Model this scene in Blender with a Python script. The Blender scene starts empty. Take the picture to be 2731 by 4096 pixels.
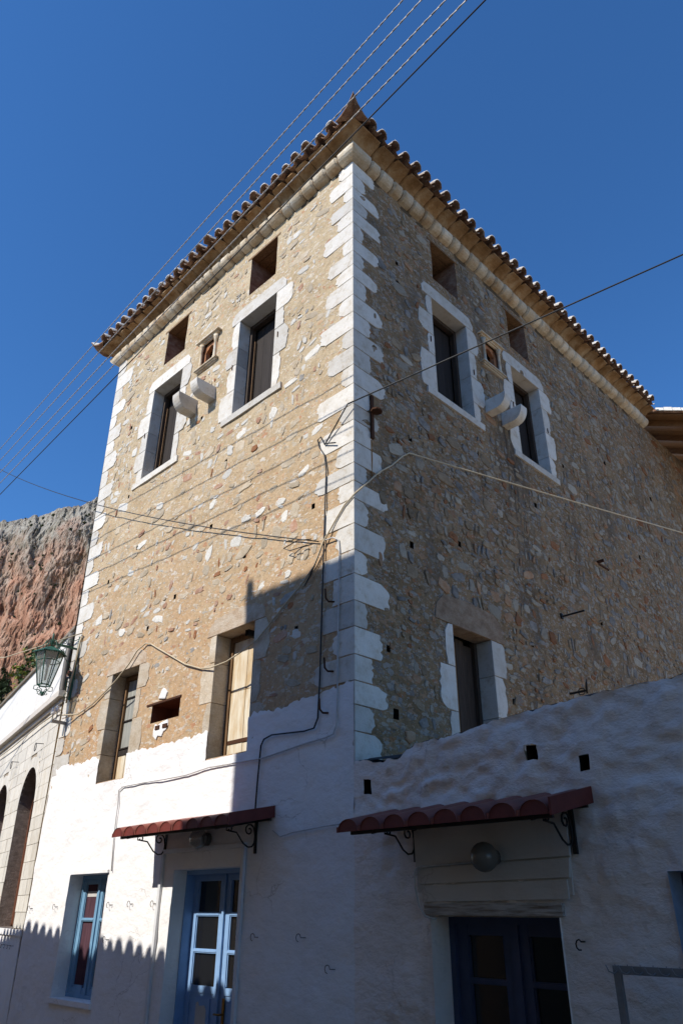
import bpy, math, random
from mathutils import Vector, Matrix, noise
random.seed(7)
R = random.random
U = random.uniform
SC = bpy.context.scene
COL = SC.collection

# ------------------------------------------------------------------ camera, light, exposure
EYE = Vector((5.545, -5.767, 1.6))
cd = bpy.data.cameras.new("camera")
cam = bpy.data.objects.new("camera", cd)
COL.objects.link(cam)
yaw, pitch, roll = -0.785208, 0.5000635, -0.0050258
fw = Vector((math.sin(yaw) * math.cos(pitch), math.cos(yaw) * math.cos(pitch), math.sin(pitch)))
rt = fw.cross(Vector((0, 0, 1))).normalized()
dn = fw.cross(rt)
rt2 = math.cos(roll) * rt + math.sin(roll) * dn
dn2 = -math.sin(roll) * rt + math.cos(roll) * dn
m = Matrix.Identity(4)
for i in range(3):
    m[i][0], m[i][1], m[i][2], m[i][3] = rt2[i], -dn2[i], -fw[i], EYE[i]
cam.matrix_world = m
cd.sensor_fit = 'VERTICAL'
cd.sensor_height = 36.0
cd.lens = 2934.768 / 4096 * 36
cd.clip_end = 5000
SC.camera = cam

SUN_DIR = Vector((0.15, 1.0, -0.90)).normalized()
w = bpy.data.worlds.new("World")
SC.world = w
w.use_nodes = True
wn = w.node_tree
sky = wn.nodes.new("ShaderNodeTexSky")
sky.sky_type = 'NISHITA'
sky.sun_disc = False
sky.sun_elevation = math.asin(-SUN_DIR.z)
sky.sun_rotation = math.atan2(-SUN_DIR.x, -SUN_DIR.y)
sky.altitude = 0
sky.air_density = 1.0
sky.dust_density = 0.0
sky.ozone_density = 10.0
hsv = wn.nodes.new("ShaderNodeHueSaturation")
hsv.inputs['Saturation'].default_value = 1.09
hsv.inputs['Value'].default_value = 0.97
wn.links.new(sky.outputs[0], hsv.inputs['Color'])
wn.links.new(hsv.outputs[0], wn.nodes["Background"].inputs[0])
wn.nodes["Background"].inputs[1].default_value = 0.15
sd = bpy.data.lights.new("sun", 'SUN')
sd.energy = 4.3
sd.angle = math.radians(0.53)
sd.color = (1.0, 0.955, 0.89)
sun = bpy.data.objects.new("sun", sd)
sun.rotation_euler = SUN_DIR.to_track_quat('-Z', 'Y').to_euler()
COL.objects.link(sun)
SC.view_settings.view_transform = 'Standard'
SC.view_settings.look = 'None'
SC.view_settings.exposure = 0.3
SC.view_settings.gamma = 1.0
SC.view_settings.use_curve_mapping = False

# ------------------------------------------------------------------ materials
def srgb(r, g, b):
    f = lambda c: (c / 255 / 12.92) if c / 255 <= 0.04045 else ((c / 255 + 0.055) / 1.055) ** 2.4
    return (f(r), f(g), f(b))

class NT:
    def __init__(s, name):
        s.m = bpy.data.materials.new(name)
        s.m.use_nodes = True
        s.t = s.m.node_tree
        s.b = s.t.nodes["Principled BSDF"]
        s.geo = s.t.nodes.new("ShaderNodeNewGeometry")
    def n(s, typ, **kw):
        x = s.t.nodes.new(typ)
        for k, v in kw.items():
            setattr(x, k, v)
        return x
    def l(s, a, b):
        s.t.links.new(a, b)
    def pos(s, scale):
        mp = s.n("ShaderNodeMapping")
        mp.inputs['Scale'].default_value = scale
        s.l(s.geo.outputs['Position'], mp.inputs['Vector'])
        return mp.outputs[0]
    def noise(s, vec, scale, detail=6, rough=0.6):
        x = s.n("ShaderNodeTexNoise")
        x.inputs['Scale'].default_value = scale
        x.inputs['Detail'].default_value = detail
        x.inputs['Roughness'].default_value = rough
        s.l(vec, x.inputs['Vector'])
        return x.outputs['Fac']
    def ramp(s, fac, stops, interp='LINEAR'):
        x = s.n("ShaderNodeValToRGB")
        x.color_ramp.interpolation = interp
        e = x.color_ramp.elements
        while len(e) < len(stops):
            e.new(0.5)
        for i, (p, c) in enumerate(stops):
            e[i].position = p
            e[i].color = (*c, 1) if len(c) == 3 else c
        s.l(fac, x.inputs[0])
        return x.outputs[0]
    def mix(s, fac, a, b, mode='MIX'):
        x = s.n("ShaderNodeMix", data_type='RGBA', blend_type=mode)
        for sock, v in ((x.inputs[0], fac), (x.inputs[6], a), (x.inputs[7], b)):
            if hasattr(v, 'is_linked'):
                s.l(v, sock)
            elif isinstance(v, (int, float)):
                sock.default_value = v
            else:
                sock.default_value = (*v, 1)
        return x.outputs[2]
    def math(s, op, a, b=0.5):
        x = s.n("ShaderNodeMath", operation=op)
        for sock, v in ((x.inputs[0], a), (x.inputs[1], b)):
            if hasattr(v, 'is_linked'):
                s.l(v, sock)
            else:
                sock.default_value = v
        return x.outputs[0]
    def bump(s, h, strength, dist=0.02, prev=None):
        x = s.n("ShaderNodeBump")
        x.inputs['Strength'].default_value = strength
        x.inputs['Distance'].default_value = dist
        s.l(h, x.inputs['Height'])
        if prev is not None:
            s.l(prev, x.inputs['Normal'])
        return x.outputs[0]
    def finish(s, col, nrm=None, rough=0.9, spec=0.2, metal=0.0):
        if hasattr(col, 'is_linked'):
            s.l(col, s.b.inputs['Base Color'])
        else:
            s.b.inputs['Base Color'].default_value = (*col, 1)
        if nrm is not None:
            s.l(nrm, s.b.inputs['Normal'])
        s.b.inputs['Roughness'].default_value = rough
        s.b.inputs['Specular IOR Level'].default_value = spec
        s.b.inputs['Metallic'].default_value = metal
        return s.m

def rock(name, cols, scale=5, stretch=(1, 1, 1.4), bump=0.4, bscale=35, rough=0.92, rnd=0.25, pits=0.0, spec=0.15, dist=0.015):
    t = NT(name)
    p = t.pos(stretch)
    k = len(cols)
    c = t.ramp(t.noise(p, scale, 7, 0.62), [(0.3 + 0.4 * i / max(1, k - 1), cols[i]) for i in range(k)])
    c = t.mix(0.35, c, t.ramp(t.noise(p, scale * 9, 5, 0.7), [(0.3, (0.35, 0.33, 0.3)), (0.6, (1, 1, 1))]), 'MULTIPLY')
    if rnd:
        oi = t.n("ShaderNodeObjectInfo")
        mr = t.n("ShaderNodeMapRange")
        mr.inputs[3].default_value = 1 - rnd
        mr.inputs[4].default_value = 1 + rnd * 0.6
        t.l(oi.outputs['Random'], mr.inputs[0])
        h = t.n("ShaderNodeHueSaturation")
        t.l(mr.outputs[0], h.inputs['Value'])
        t.l(c, h.inputs['Color'])
        c = h.outputs[0]
    hgt = t.noise(p, bscale, 8, 0.65)
    nb = t.bump(hgt, bump, dist)
    if pits:
        v = t.n("ShaderNodeTexVoronoi")
        v.inputs['Scale'].default_value = 28
        t.l(p, v.inputs['Vector'])
        nb = t.bump(t.math('MINIMUM', v.outputs['Distance'], 0.3), pits, 0.02, nb)
    return t.finish(c, nb, rough, spec)

def mortar(name, base, chips, amount, stain=None, warm=None, drip=False, smear_shade=()):
    t = NT(name)
    p = t.pos((1, 1, 1))
    c = t.ramp(t.noise(p, 1.6, 8, 0.65), [(0.3, base[0]), (0.5, base[1]), (0.7, base[2])])
    if warm:
        sx = t.n("ShaderNodeSeparateXYZ")
        t.l(t.geo.outputs['Position'], sx.inputs[0])
        mr = t.n("ShaderNodeMapRange")
        mr.inputs[1].default_value, mr.inputs[2].default_value = 9.0, 4.6
        t.l(sx.outputs[2], mr.inputs[0])
        f = t.math('MULTIPLY', mr.outputs[0], t.ramp(t.noise(p, 0.9, 5, 0.6), [(0.3, (0.25,) * 3), (0.6, (1, 1, 1))]))
        c = t.mix(f, c, warm)
    c = t.mix(0.55, c, t.ramp(t.noise(p, 14, 8, 0.7), [(0.28, (0.45, 0.42, 0.38)), (0.55, (1, 1, 1)), (0.75, (1.15, 1.12, 1.08))]), 'MULTIPLY')
    nb = None
    for sc, st, lo, fac, cc in smear_shade:  # mortar smears; the darkest entries paint crevice shade into the colour
        mk = t.ramp(t.noise(t.pos(st), sc, 7, .68), [(lo, (0, 0, 0)), (lo + .06, (fac,) * 3)])
        c = t.mix(mk, c, cc)
        nb = t.bump(mk, .5, .014, nb)
    for sc, st, amt in ((7.0, (1, 1, 1.9), amount), (15.0, (1, 1, 1.6), amount * 0.8), (34.0, (1, 1, 1.3), amount * 0.6)):
        mp = t.pos(st)
        ad = t.n("ShaderNodeVectorMath", operation='ADD')
        nz = t.n("ShaderNodeTexNoise")
        nz.inputs['Scale'].default_value = sc * 0.9
        nz.inputs['Detail'].default_value = 4
        t.l(mp, nz.inputs['Vector'])
        sca = t.n("ShaderNodeVectorMath", operation='SCALE')
        sca.inputs['Scale'].default_value = 1.6 / sc
        t.l(nz.outputs['Color'], sca.inputs[0])
        t.l(mp, ad.inputs[0])
        t.l(sca.outputs[0], ad.inputs[1])
        v = t.n("ShaderNodeTexVoronoi")
        v.inputs['Scale'].default_value = sc
        t.l(ad.outputs[0], v.inputs['Vector'])
        sp = t.n("ShaderNodeSeparateColor")
        t.l(v.outputs['Color'], sp.inputs[0])
        k = len(chips)
        cc = t.ramp(sp.outputs[0], [(i / k, chips[i]) for i in range(k)], 'CONSTANT')
        near = t.math('LESS_THAN', v.outputs['Distance'], t.math('MULTIPLY', sp.outputs[2], 0.62))
        pick = t.math('LESS_THAN', sp.outputs[1], amt)
        mask = t.math('MULTIPLY', near, pick)
        c = t.mix(t.math('MULTIPLY', mask, 0.72), c, cc)
        nb = t.bump(mask, 0.35, 0.012, nb)
    if stain:
        c = t.mix(t.ramp(t.noise(t.pos((1, 1, 0.45)), 1.1, 6, 0.6), [(0.52, (0, 0, 0)), (0.72, (0.8,) * 3)]), c, stain)
    if drip:
        sx = t.n("ShaderNodeSeparateXYZ")
        t.l(t.geo.outputs['Position'], sx.inputs[0])
        fy = t.math('SUBTRACT', 1.0, t.math('MULTIPLY', t.math('ABSOLUTE', t.math('SUBTRACT', sx.outputs[1], 3.95)), 1.3))
        mz = t.n("ShaderNodeMapRange")
        mz.inputs[1].default_value, mz.inputs[2].default_value = 5.2, 8.6
        t.l(sx.outputs[2], mz.inputs[0])
        up = t.math('LESS_THAN', sx.outputs[2], 9.3)
        f = t.math('MULTIPLY', t.math('MULTIPLY', t.math('MAXIMUM', fy, 0.0), mz.outputs[0]), up)
        f = t.math('MULTIPLY', f, t.ramp(t.noise(t.pos((1, 3, .5)), 3, 6, .65), [(.4, (0, 0, 0)), (.6, (1, 1, 1))]))
        c = t.mix(f, c, (0.06, 0.052, 0.045))
    nb = t.bump(t.noise(p, 9, 9, 0.7), 0.7, 0.03, nb)
    nb = t.bump(t.noise(t.pos((1, 1, 2.2)), 30, 7, 0.7), 0.55, 0.012, nb)
    # small dark pits
    v = t.n("ShaderNodeTexVoronoi")
    v.inputs['Scale'].default_value = 5.5
    t.l(p, v.inputs['Vector'])
    pit = t.math('LESS_THAN', v.outputs['Distance'], t.ramp(t.noise(p, 3, 2), [(0.55, (0, 0, 0)), (0.75, (0.16,) * 3)]))
    c = t.mix(t.math('MULTIPLY', pit, 0.6), c, (0.07, 0.05, 0.035))
    return t.finish(c, nb, 0.95, 0.1)

def plain(name, col, rough=0.6, spec=0.3, metal=0.0, var=0.25, scale=12, bump=0.15, stretch=(1, 1, 1), dark=None, bscale=None, dist=0.01):
    t = NT(name)
    p = t.pos(stretch)
    d = dark or tuple(x * (1 - var) for x in col)
    c = t.ramp(t.noise(p, scale, 6, 0.65), [(0.3, d), (0.62, col)])
    nb = t.bump(t.noise(p, bscale or scale * 4, 6, 0.6), bump, dist)
    return t.finish(c, nb, rough, spec, metal)

LIME = srgb(238, 233, 222)
def quoin_mat():
    t = NT("quoin_limestone")
    p = t.pos((1, 1, 1))
    c = t.ramp(t.noise(p, 4, 8, .7), [(.3, (0.54, 0.48, 0.39)), (.48, (0.66, 0.62, 0.55)), (.7, (0.72, 0.69, 0.63))])
    c = t.mix(t.ramp(t.noise(p, 7, 9, .75), [(.54, (0, 0, 0)), (.68, (.8,) * 3)]), c, (0.47, 0.39, 0.28))
    c = t.mix(t.ramp(t.noise(t.pos((1, 1, .3)), 5, 7, .7), [(.6, (0, 0, 0)), (.78, (.5,) * 3)]), c, (0.42, 0.36, 0.28))
    oi = t.n("ShaderNodeObjectInfo")
    mr = t.n("ShaderNodeMapRange")
    mr.inputs[3].default_value, mr.inputs[4].default_value = .8, 1.08
    t.l(oi.outputs['Random'], mr.inputs[0])
    h = t.n("ShaderNodeHueSaturation")
    t.l(mr.outputs[0], h.inputs['Value'])
    t.l(c, h.inputs['Color'])
    nb = t.bump(t.noise(p, 12, 8, .7), .5, .02)
    nb = t.bump(t.noise(p, 50, 8, .7), .5, .01, nb)
    return t.finish(h.outputs[0], nb, .92, .15)
M_QUOIN = quoin_mat()
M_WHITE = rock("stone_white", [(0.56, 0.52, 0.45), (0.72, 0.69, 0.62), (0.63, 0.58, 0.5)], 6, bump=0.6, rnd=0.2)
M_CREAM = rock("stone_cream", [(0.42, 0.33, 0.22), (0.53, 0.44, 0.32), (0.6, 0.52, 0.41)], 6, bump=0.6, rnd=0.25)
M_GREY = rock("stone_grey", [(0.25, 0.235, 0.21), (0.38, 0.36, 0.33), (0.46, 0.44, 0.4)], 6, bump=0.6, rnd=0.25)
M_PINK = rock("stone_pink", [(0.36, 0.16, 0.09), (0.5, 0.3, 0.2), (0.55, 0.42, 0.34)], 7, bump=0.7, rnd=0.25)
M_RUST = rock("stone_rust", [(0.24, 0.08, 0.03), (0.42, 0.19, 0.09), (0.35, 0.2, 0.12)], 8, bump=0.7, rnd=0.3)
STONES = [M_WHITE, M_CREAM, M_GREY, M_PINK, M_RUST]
STONER = [rock("shade_stone_pale", [(0.3, 0.25, 0.19), (0.44, 0.39, 0.31), (0.36, 0.3, 0.23)], 7, bump=0.8, rnd=0.3),  # darker copies of the stones, the face's shade put into the colour
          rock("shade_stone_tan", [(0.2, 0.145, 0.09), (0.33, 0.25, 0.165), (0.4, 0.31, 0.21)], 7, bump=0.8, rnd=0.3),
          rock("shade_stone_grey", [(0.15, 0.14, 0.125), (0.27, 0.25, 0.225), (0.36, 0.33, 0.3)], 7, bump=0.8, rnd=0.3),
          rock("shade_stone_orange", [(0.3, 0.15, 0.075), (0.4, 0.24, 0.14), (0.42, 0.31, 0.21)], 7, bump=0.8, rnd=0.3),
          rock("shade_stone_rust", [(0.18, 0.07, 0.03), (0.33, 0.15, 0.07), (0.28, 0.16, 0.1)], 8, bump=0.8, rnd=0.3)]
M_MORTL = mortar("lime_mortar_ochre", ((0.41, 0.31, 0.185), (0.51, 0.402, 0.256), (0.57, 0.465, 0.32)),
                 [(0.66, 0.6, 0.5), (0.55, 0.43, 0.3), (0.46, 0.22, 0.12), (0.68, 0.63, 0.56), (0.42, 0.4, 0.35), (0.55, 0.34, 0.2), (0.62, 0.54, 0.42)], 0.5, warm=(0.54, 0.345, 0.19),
                 smear_shade=((3.6, (1, 1, 2.0), .57, .7, (0.66, 0.59, 0.47)), (6.5, (1, 1, 1.7), .57, .75, (0.69, 0.63, 0.53)), (5.2, (1, 1, 1.5), .61, .6, (0.54, 0.29, 0.17)), (8.5, (1.2, 1, 1.3), .615, .7, (0.24, 0.18, 0.115)), (4.4, (1, 1, 1.8), .62, .6, (0.41, 0.38, 0.32))))
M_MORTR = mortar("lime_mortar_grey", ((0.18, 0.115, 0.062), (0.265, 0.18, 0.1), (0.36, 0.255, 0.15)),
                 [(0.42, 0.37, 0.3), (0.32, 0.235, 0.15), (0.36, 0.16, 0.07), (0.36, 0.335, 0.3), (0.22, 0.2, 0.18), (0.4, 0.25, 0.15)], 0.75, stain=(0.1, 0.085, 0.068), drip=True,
                 smear_shade=((3.4, (1, 1, 1.9), .56, .75, (0.4, 0.345, 0.27)), (6.8, (1, 1, 1.6), .56, .75, (0.44, 0.4, 0.33)), (5.0, (1, 1, 1.5), .6, .7, (0.36, 0.19, 0.1)), (8.5, (1, 1, 1.3), .59, .8, (0.085, 0.065, 0.045)), (4.4, (1, 1, 1.7), .59, .7, (0.24, 0.225, 0.2))))
M_MORTB = mortar("lime_mortar_rear", ((0.2, 0.14, 0.08), (0.28, 0.2, 0.11), (0.3, 0.22, 0.13)),
                 [(0.45, 0.4, 0.32), (0.36, 0.25, 0.15), (0.32, 0.15, 0.07)], 0.5)
M_CORN = rock("cornice_stone_ochre", [(0.2, 0.105, 0.04), (0.34, 0.205, 0.1), (0.47, 0.35, 0.22)], 3.4, (1, 1, 1.3), bump=0.55, bscale=45, rnd=0.22)  # darkened: eave shade on the cove is put into the stone colour
M_ROLL = rock("roll_stone", [(0.46, 0.3, 0.16), (0.64, 0.53, 0.38), (0.74, 0.68, 0.57)], 3.0, (1, 1, 1.3), bump=0.55, bscale=45, rnd=0.2)
M_DARKJ = plain("joint_dark", (0.12, 0.09, 0.06), 0.95, 0.05)
M_HOLE = plain("hole_dark", (0.035, 0.028, 0.022), 0.95, 0.05)
M_ROOM = plain("room_wall", (0.16, 0.145, 0.125), 0.95, 0.05)
M_BRICKY = rock("reveal_rubble", [(0.2, 0.09, 0.055), (0.3, 0.17, 0.11), (0.4, 0.28, 0.2)], 7, bump=0.9, bscale=20, rnd=0, dist=0.03)
M_WOODD = plain("wood_dark", (0.075, 0.052, 0.038), 0.7, 0.2, scale=4, stretch=(6, 6, 0.6), bump=0.4, var=0.5)
M_WOODB = plain("wood_board_grey", (0.038, 0.03, 0.026), 0.75, 0.2, scale=3, stretch=(7, 7, 0.5), bump=0.3, var=0.4)
M_WOODP = plain("wood_bleached", (0.72, 0.65, 0.51), 0.8, 0.2, scale=2.0, stretch=(5, 5, 0.9), bump=0.6, dark=(0.5, 0.33, 0.15))
M_WOODO = plain("wood_frame_brown", (0.24, 0.14, 0.07), 0.75, 0.2, scale=5, stretch=(6, 6, 0.6), bump=0.5, var=0.6)
M_WOODS = plain("wood_soffit_orange", (0.32, 0.16, 0.065), 0.6, 0.25, scale=4, stretch=(1, 6, 6), bump=0.2, var=0.4)
M_BROWN = plain("paint_brown", (0.17, 0.065, 0.035), 0.45, 0.4, scale=6, bump=0.1, stretch=(5, 5, 0.6))
M_IRON = plain("iron_black", (0.022, 0.02, 0.018), 0.55, 0.4, 0.2, scale=20)
M_RUSTI = plain("iron_rusty", (0.09, 0.04, 0.022), 0.85, 0.2, 0.2, scale=25, bump=0.4)
M_GREEN = plain("paint_green", (0.035, 0.13, 0.085), 0.5, 0.4, 0.0, scale=15, var=0.5)
M_RED = plain("sheet_red", (0.3, 0.095, 0.065), 0.55, 0.3, 0.0, scale=5, dark=(0.19, 0.065, 0.05), bump=0.12)
M_REDD = plain("sheet_red_dark", (0.17, 0.035, 0.026), 0.5, 0.35, 0.0, scale=7, var=0.3, bump=0.05)
M_CABLE = plain("cable_black", (0.03, 0.03, 0.03), 0.5, 0.3)
M_CABLEG = plain("cable_grey", (0.36, 0.35, 0.34), 0.5, 0.4, 0.2)
M_CABLEW = plain("cable_white", (0.62, 0.6, 0.57), 0.6, 0.3)
M_CABLEY = plain("cable_cream", (0.6, 0.5, 0.34), 0.6, 0.3)
M_PORC = plain("porcelain", (0.82, 0.8, 0.76), 0.2, 0.5, var=0.08)
M_PIPEW = plain("pipe_white", (0.7, 0.7, 0.7), 0.45, 0.4, var=0.1)
M_ZINC = plain("zinc_grey", (0.16, 0.145, 0.13), 0.6, 0.4, 0.3, scale=6, stretch=(1, 1, 0.3))
M_STEEL = plain("galvanised", (0.3, 0.3, 0.29), 0.5, 0.4, 0.5, scale=10)
M_PAPER = plain("paper", (0.55, 0.53, 0.5), 0.9, 0.1, var=0.1)
M_BRASS = plain("brass", (0.35, 0.2, 0.05), 0.4, 0.5, 0.7)
M_CURT = plain("curtain_plum", (0.11, 0.055, 0.07), 0.9, 0.1, scale=5, stretch=(14, 14, 0.4), var=0.6)
M_CURTG = plain("curtain_grey", (0.4, 0.4, 0.36), 0.9, 0.1, scale=3, stretch=(9, 9, 0.5), var=0.45)
M_TERR = plain("terrace_screed", (0.56, 0.45, 0.32), 0.95, 0.1, scale=2, var=0.25)
M_BITU = plain("bitumen", (0.05, 0.05, 0.052), 0.85, 0.2, bump=0.4)
M_LEAF = plain("leaf_green", (0.06, 0.11, 0.025), 0.6, 0.3, scale=3, var=0.5)
M_LEAFY = plain("leaf_yellow", (0.28, 0.3, 0.03), 0.6, 0.3, scale=3, var=0.5)
M_SHRUB = plain("shrub_green", (0.05, 0.068, 0.03), 0.9, 0.1, scale=0.5, var=0.55)
M_TRUNK = plain("bark", (0.1, 0.07, 0.045), 0.9, 0.1)
M_BIRD = plain("feather_dark", (0.03, 0.03, 0.035), 0.9, 0.1)

def glassy(name, col=(0.02, 0.02, 0.025), rough=0.06):
    t = NT(name)
    return t.finish(col, None, rough, 0.5)
M_GLASSD = glassy("window_pane_dark", (0.012, 0.012, 0.013), 0.10)

def clear(name, tint, alpha):
    t = NT(name)
    gl = t.n("ShaderNodeBsdfGlossy")
    gl.inputs['Roughness'].default_value = 0.08
    tr = t.n("ShaderNodeBsdfTransparent")
    tr.inputs[0].default_value = (*tint, 1)
    df = t.n("ShaderNodeBsdfDiffuse")
    df.inputs[0].default_value = (0.6, 0.6, 0.55, 1)
    mx1 = t.n("ShaderNodeMixShader")
    mx1.inputs[0].default_value = 0.4
    t.l(df.outputs[0], mx1.inputs[1])
    t.l(gl.outputs[0], mx1.inputs[2])
    mx = t.n("ShaderNodeMixShader")
    mx.inputs[0].default_value = alpha
    t.l(tr.outputs[0], mx.inputs[1])
    t.l(mx1.outputs[0], mx.inputs[2])
    t.l(mx.outputs[0], t.t.nodes["Material Output"].inputs[0])
    return t.m
M_GLASS = clear("lantern_glass", (0.8, 0.85, 0.85), 0.3)
M_BULB = clear("bulb_glass", (0.7, 0.7, 0.7), 0.25)
M_GLOBE = plain("opal_globe", (0.15, 0.14, 0.12), 0.25, 0.5, var=0.05)

def whitewash(name, col, dirt, amt, bumpy):
    t = NT(name)
    p = t.pos((1, 1, 1))
    c = t.ramp(t.noise(p, 1.3, 7, 0.65), [(0.35, col), (0.75, tuple(x * 0.9 for x in col))])
    c = t.mix(t.ramp(t.noise(p, 3.3, 9, 0.72), [(0.56, (0, 0, 0)), (0.78, (amt,) * 3)]), c, dirt)
    c = t.mix(t.ramp(t.noise(t.pos((1.6, 1.6, .22)), 2.4, 8, .7), [(.55, (0, 0, 0)), (.8, (amt * .9,) * 3)]), c, dirt)
    v = t.n("ShaderNodeTexVoronoi", feature='DISTANCE_TO_EDGE')
    v.inputs['Scale'].default_value = 1.5
    ad = t.n("ShaderNodeVectorMath", operation='ADD')
    nn = t.n("ShaderNodeTexNoise")
    nn.inputs['Scale'].default_value = 4
    nn.inputs['Detail'].default_value = 6
    t.l(p, nn.inputs['Vector'])
    sc_ = t.n("ShaderNodeVectorMath", operation='SCALE')
    sc_.inputs['Scale'].default_value = .35
    t.l(nn.outputs['Color'], sc_.inputs[0])
    t.l(p, ad.inputs[0])
    t.l(sc_.outputs[0], ad.inputs[1])
    t.l(ad.outputs[0], v.inputs['Vector'])
    crk = t.math('MULTIPLY', t.math('LESS_THAN', v.outputs['Distance'], .006), t.ramp(t.noise(p, .7, 3), [(.52, (0, 0, 0)), (.58, (1, 1, 1))]))
    c = t.mix(t.math('MULTIPLY', crk, .35), c, (.25, .2, .16))
    nb = t.bump(t.noise(t.pos((1, 1, 1.6)), 5, 7, 0.6), bumpy, 0.05)
    nb = t.bump(t.noise(p, 26, 6, 0.65), bumpy * 0.6, 0.012, nb)
    return t.finish(c, nb, 0.9, 0.15)
M_WASH = whitewash("whitewash_sunny", (0.87, 0.845, 0.82), (0.6, 0.5, 0.4), 0.2, 0.38)
M_WASHR = whitewash("whitewash_lumpy", (0.87, 0.78, 0.705), (0.5, 0.38, 0.28), 0.6, 0.7)  # warm tint in the colour stands in for light bounced into the shade
M_PLAST = whitewash("plaster_parapet", (0.76, 0.73, 0.67), (0.48, 0.42, 0.33), 0.5, 0.25)
M_CREAMP = whitewash("plaster_cream", (0.62, 0.57, 0.5), (0.45, 0.36, 0.27), 0.4, 0.3)
M_ASHLAR = rock("ashlar_block", [(0.6, 0.54, 0.44), (0.72, 0.68, 0.6), (0.66, 0.62, 0.54)], 2.2, (1.6, 1.6, 0.5), bump=0.25, bscale=30, rnd=0.1)
M_BLUE = plain("paint_blue", (0.25, 0.41, 0.66), 0.5, 0.3, scale=7, var=0.15, bump=0.08)
M_BLUEW = plain("paint_blue_window", (0.19, 0.36, 0.52), 0.5, 0.3, scale=7, var=0.2, bump=0.08)
M_BLUED = plain("paint_blue_dark", (0.06, 0.078, 0.14), 0.5, 0.3, scale=7, var=0.2, bump=0.08)
M_LINTP = rock("lintel_pinkish", [(0.2, 0.13, 0.085), (0.31, 0.22, 0.15), (0.38, 0.3, 0.22)], 5, bump=0.8, bscale=40, rnd=0, pits=0.4)
M_LINTW = rock("lintel_pitted", [(0.45, 0.31, 0.2), (0.57, 0.46, 0.34), (0.64, 0.55, 0.44)], 6, bump=0.8, bscale=40, rnd=0.1, pits=0.5)
M_JAMB = rock("jamb_rough", [(0.46, 0.35, 0.23), (0.58, 0.49, 0.37), (0.66, 0.59, 0.49)], 3, bump=0.6, bscale=45, rnd=0.12)
M_OPP = whitewash("opposite_render", (0.4, 0.31, 0.22), (0.26, 0.2, 0.14), 0.5, 0.3)

def tile_mat():
    t = NT("roof_tile_lichen")
    p = t.pos((1, 1, 1))
    c = t.ramp(t.noise(p, 7, 7, 0.65), [(0.3, (0.13, 0.075, 0.05)), (0.5, (0.24, 0.135, 0.085)), (0.7, (0.32, 0.24, 0.17))])
    sx = t.n("ShaderNodeSeparateXYZ")
    t.l(t.geo.outputs['True Normal'], sx.inputs[0])
    up = t.ramp(sx.outputs[2], [(0.05, (0, 0, 0)), (0.3, (1, 1, 1))])
    f = t.math('MULTIPLY', up, t.ramp(t.noise(p, 6, 6, 0.7), [(0.3, (0.35,) * 3), (0.5, (1, 1, 1))]))
    c = t.mix(f, c, (0.62, 0.59, 0.52))
    return t.finish(c, t.bump(t.noise(p, 35, 6, 0.7), 0.5, 0.01), 0.95, 0.1)
M_TILE = tile_mat()

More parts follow.
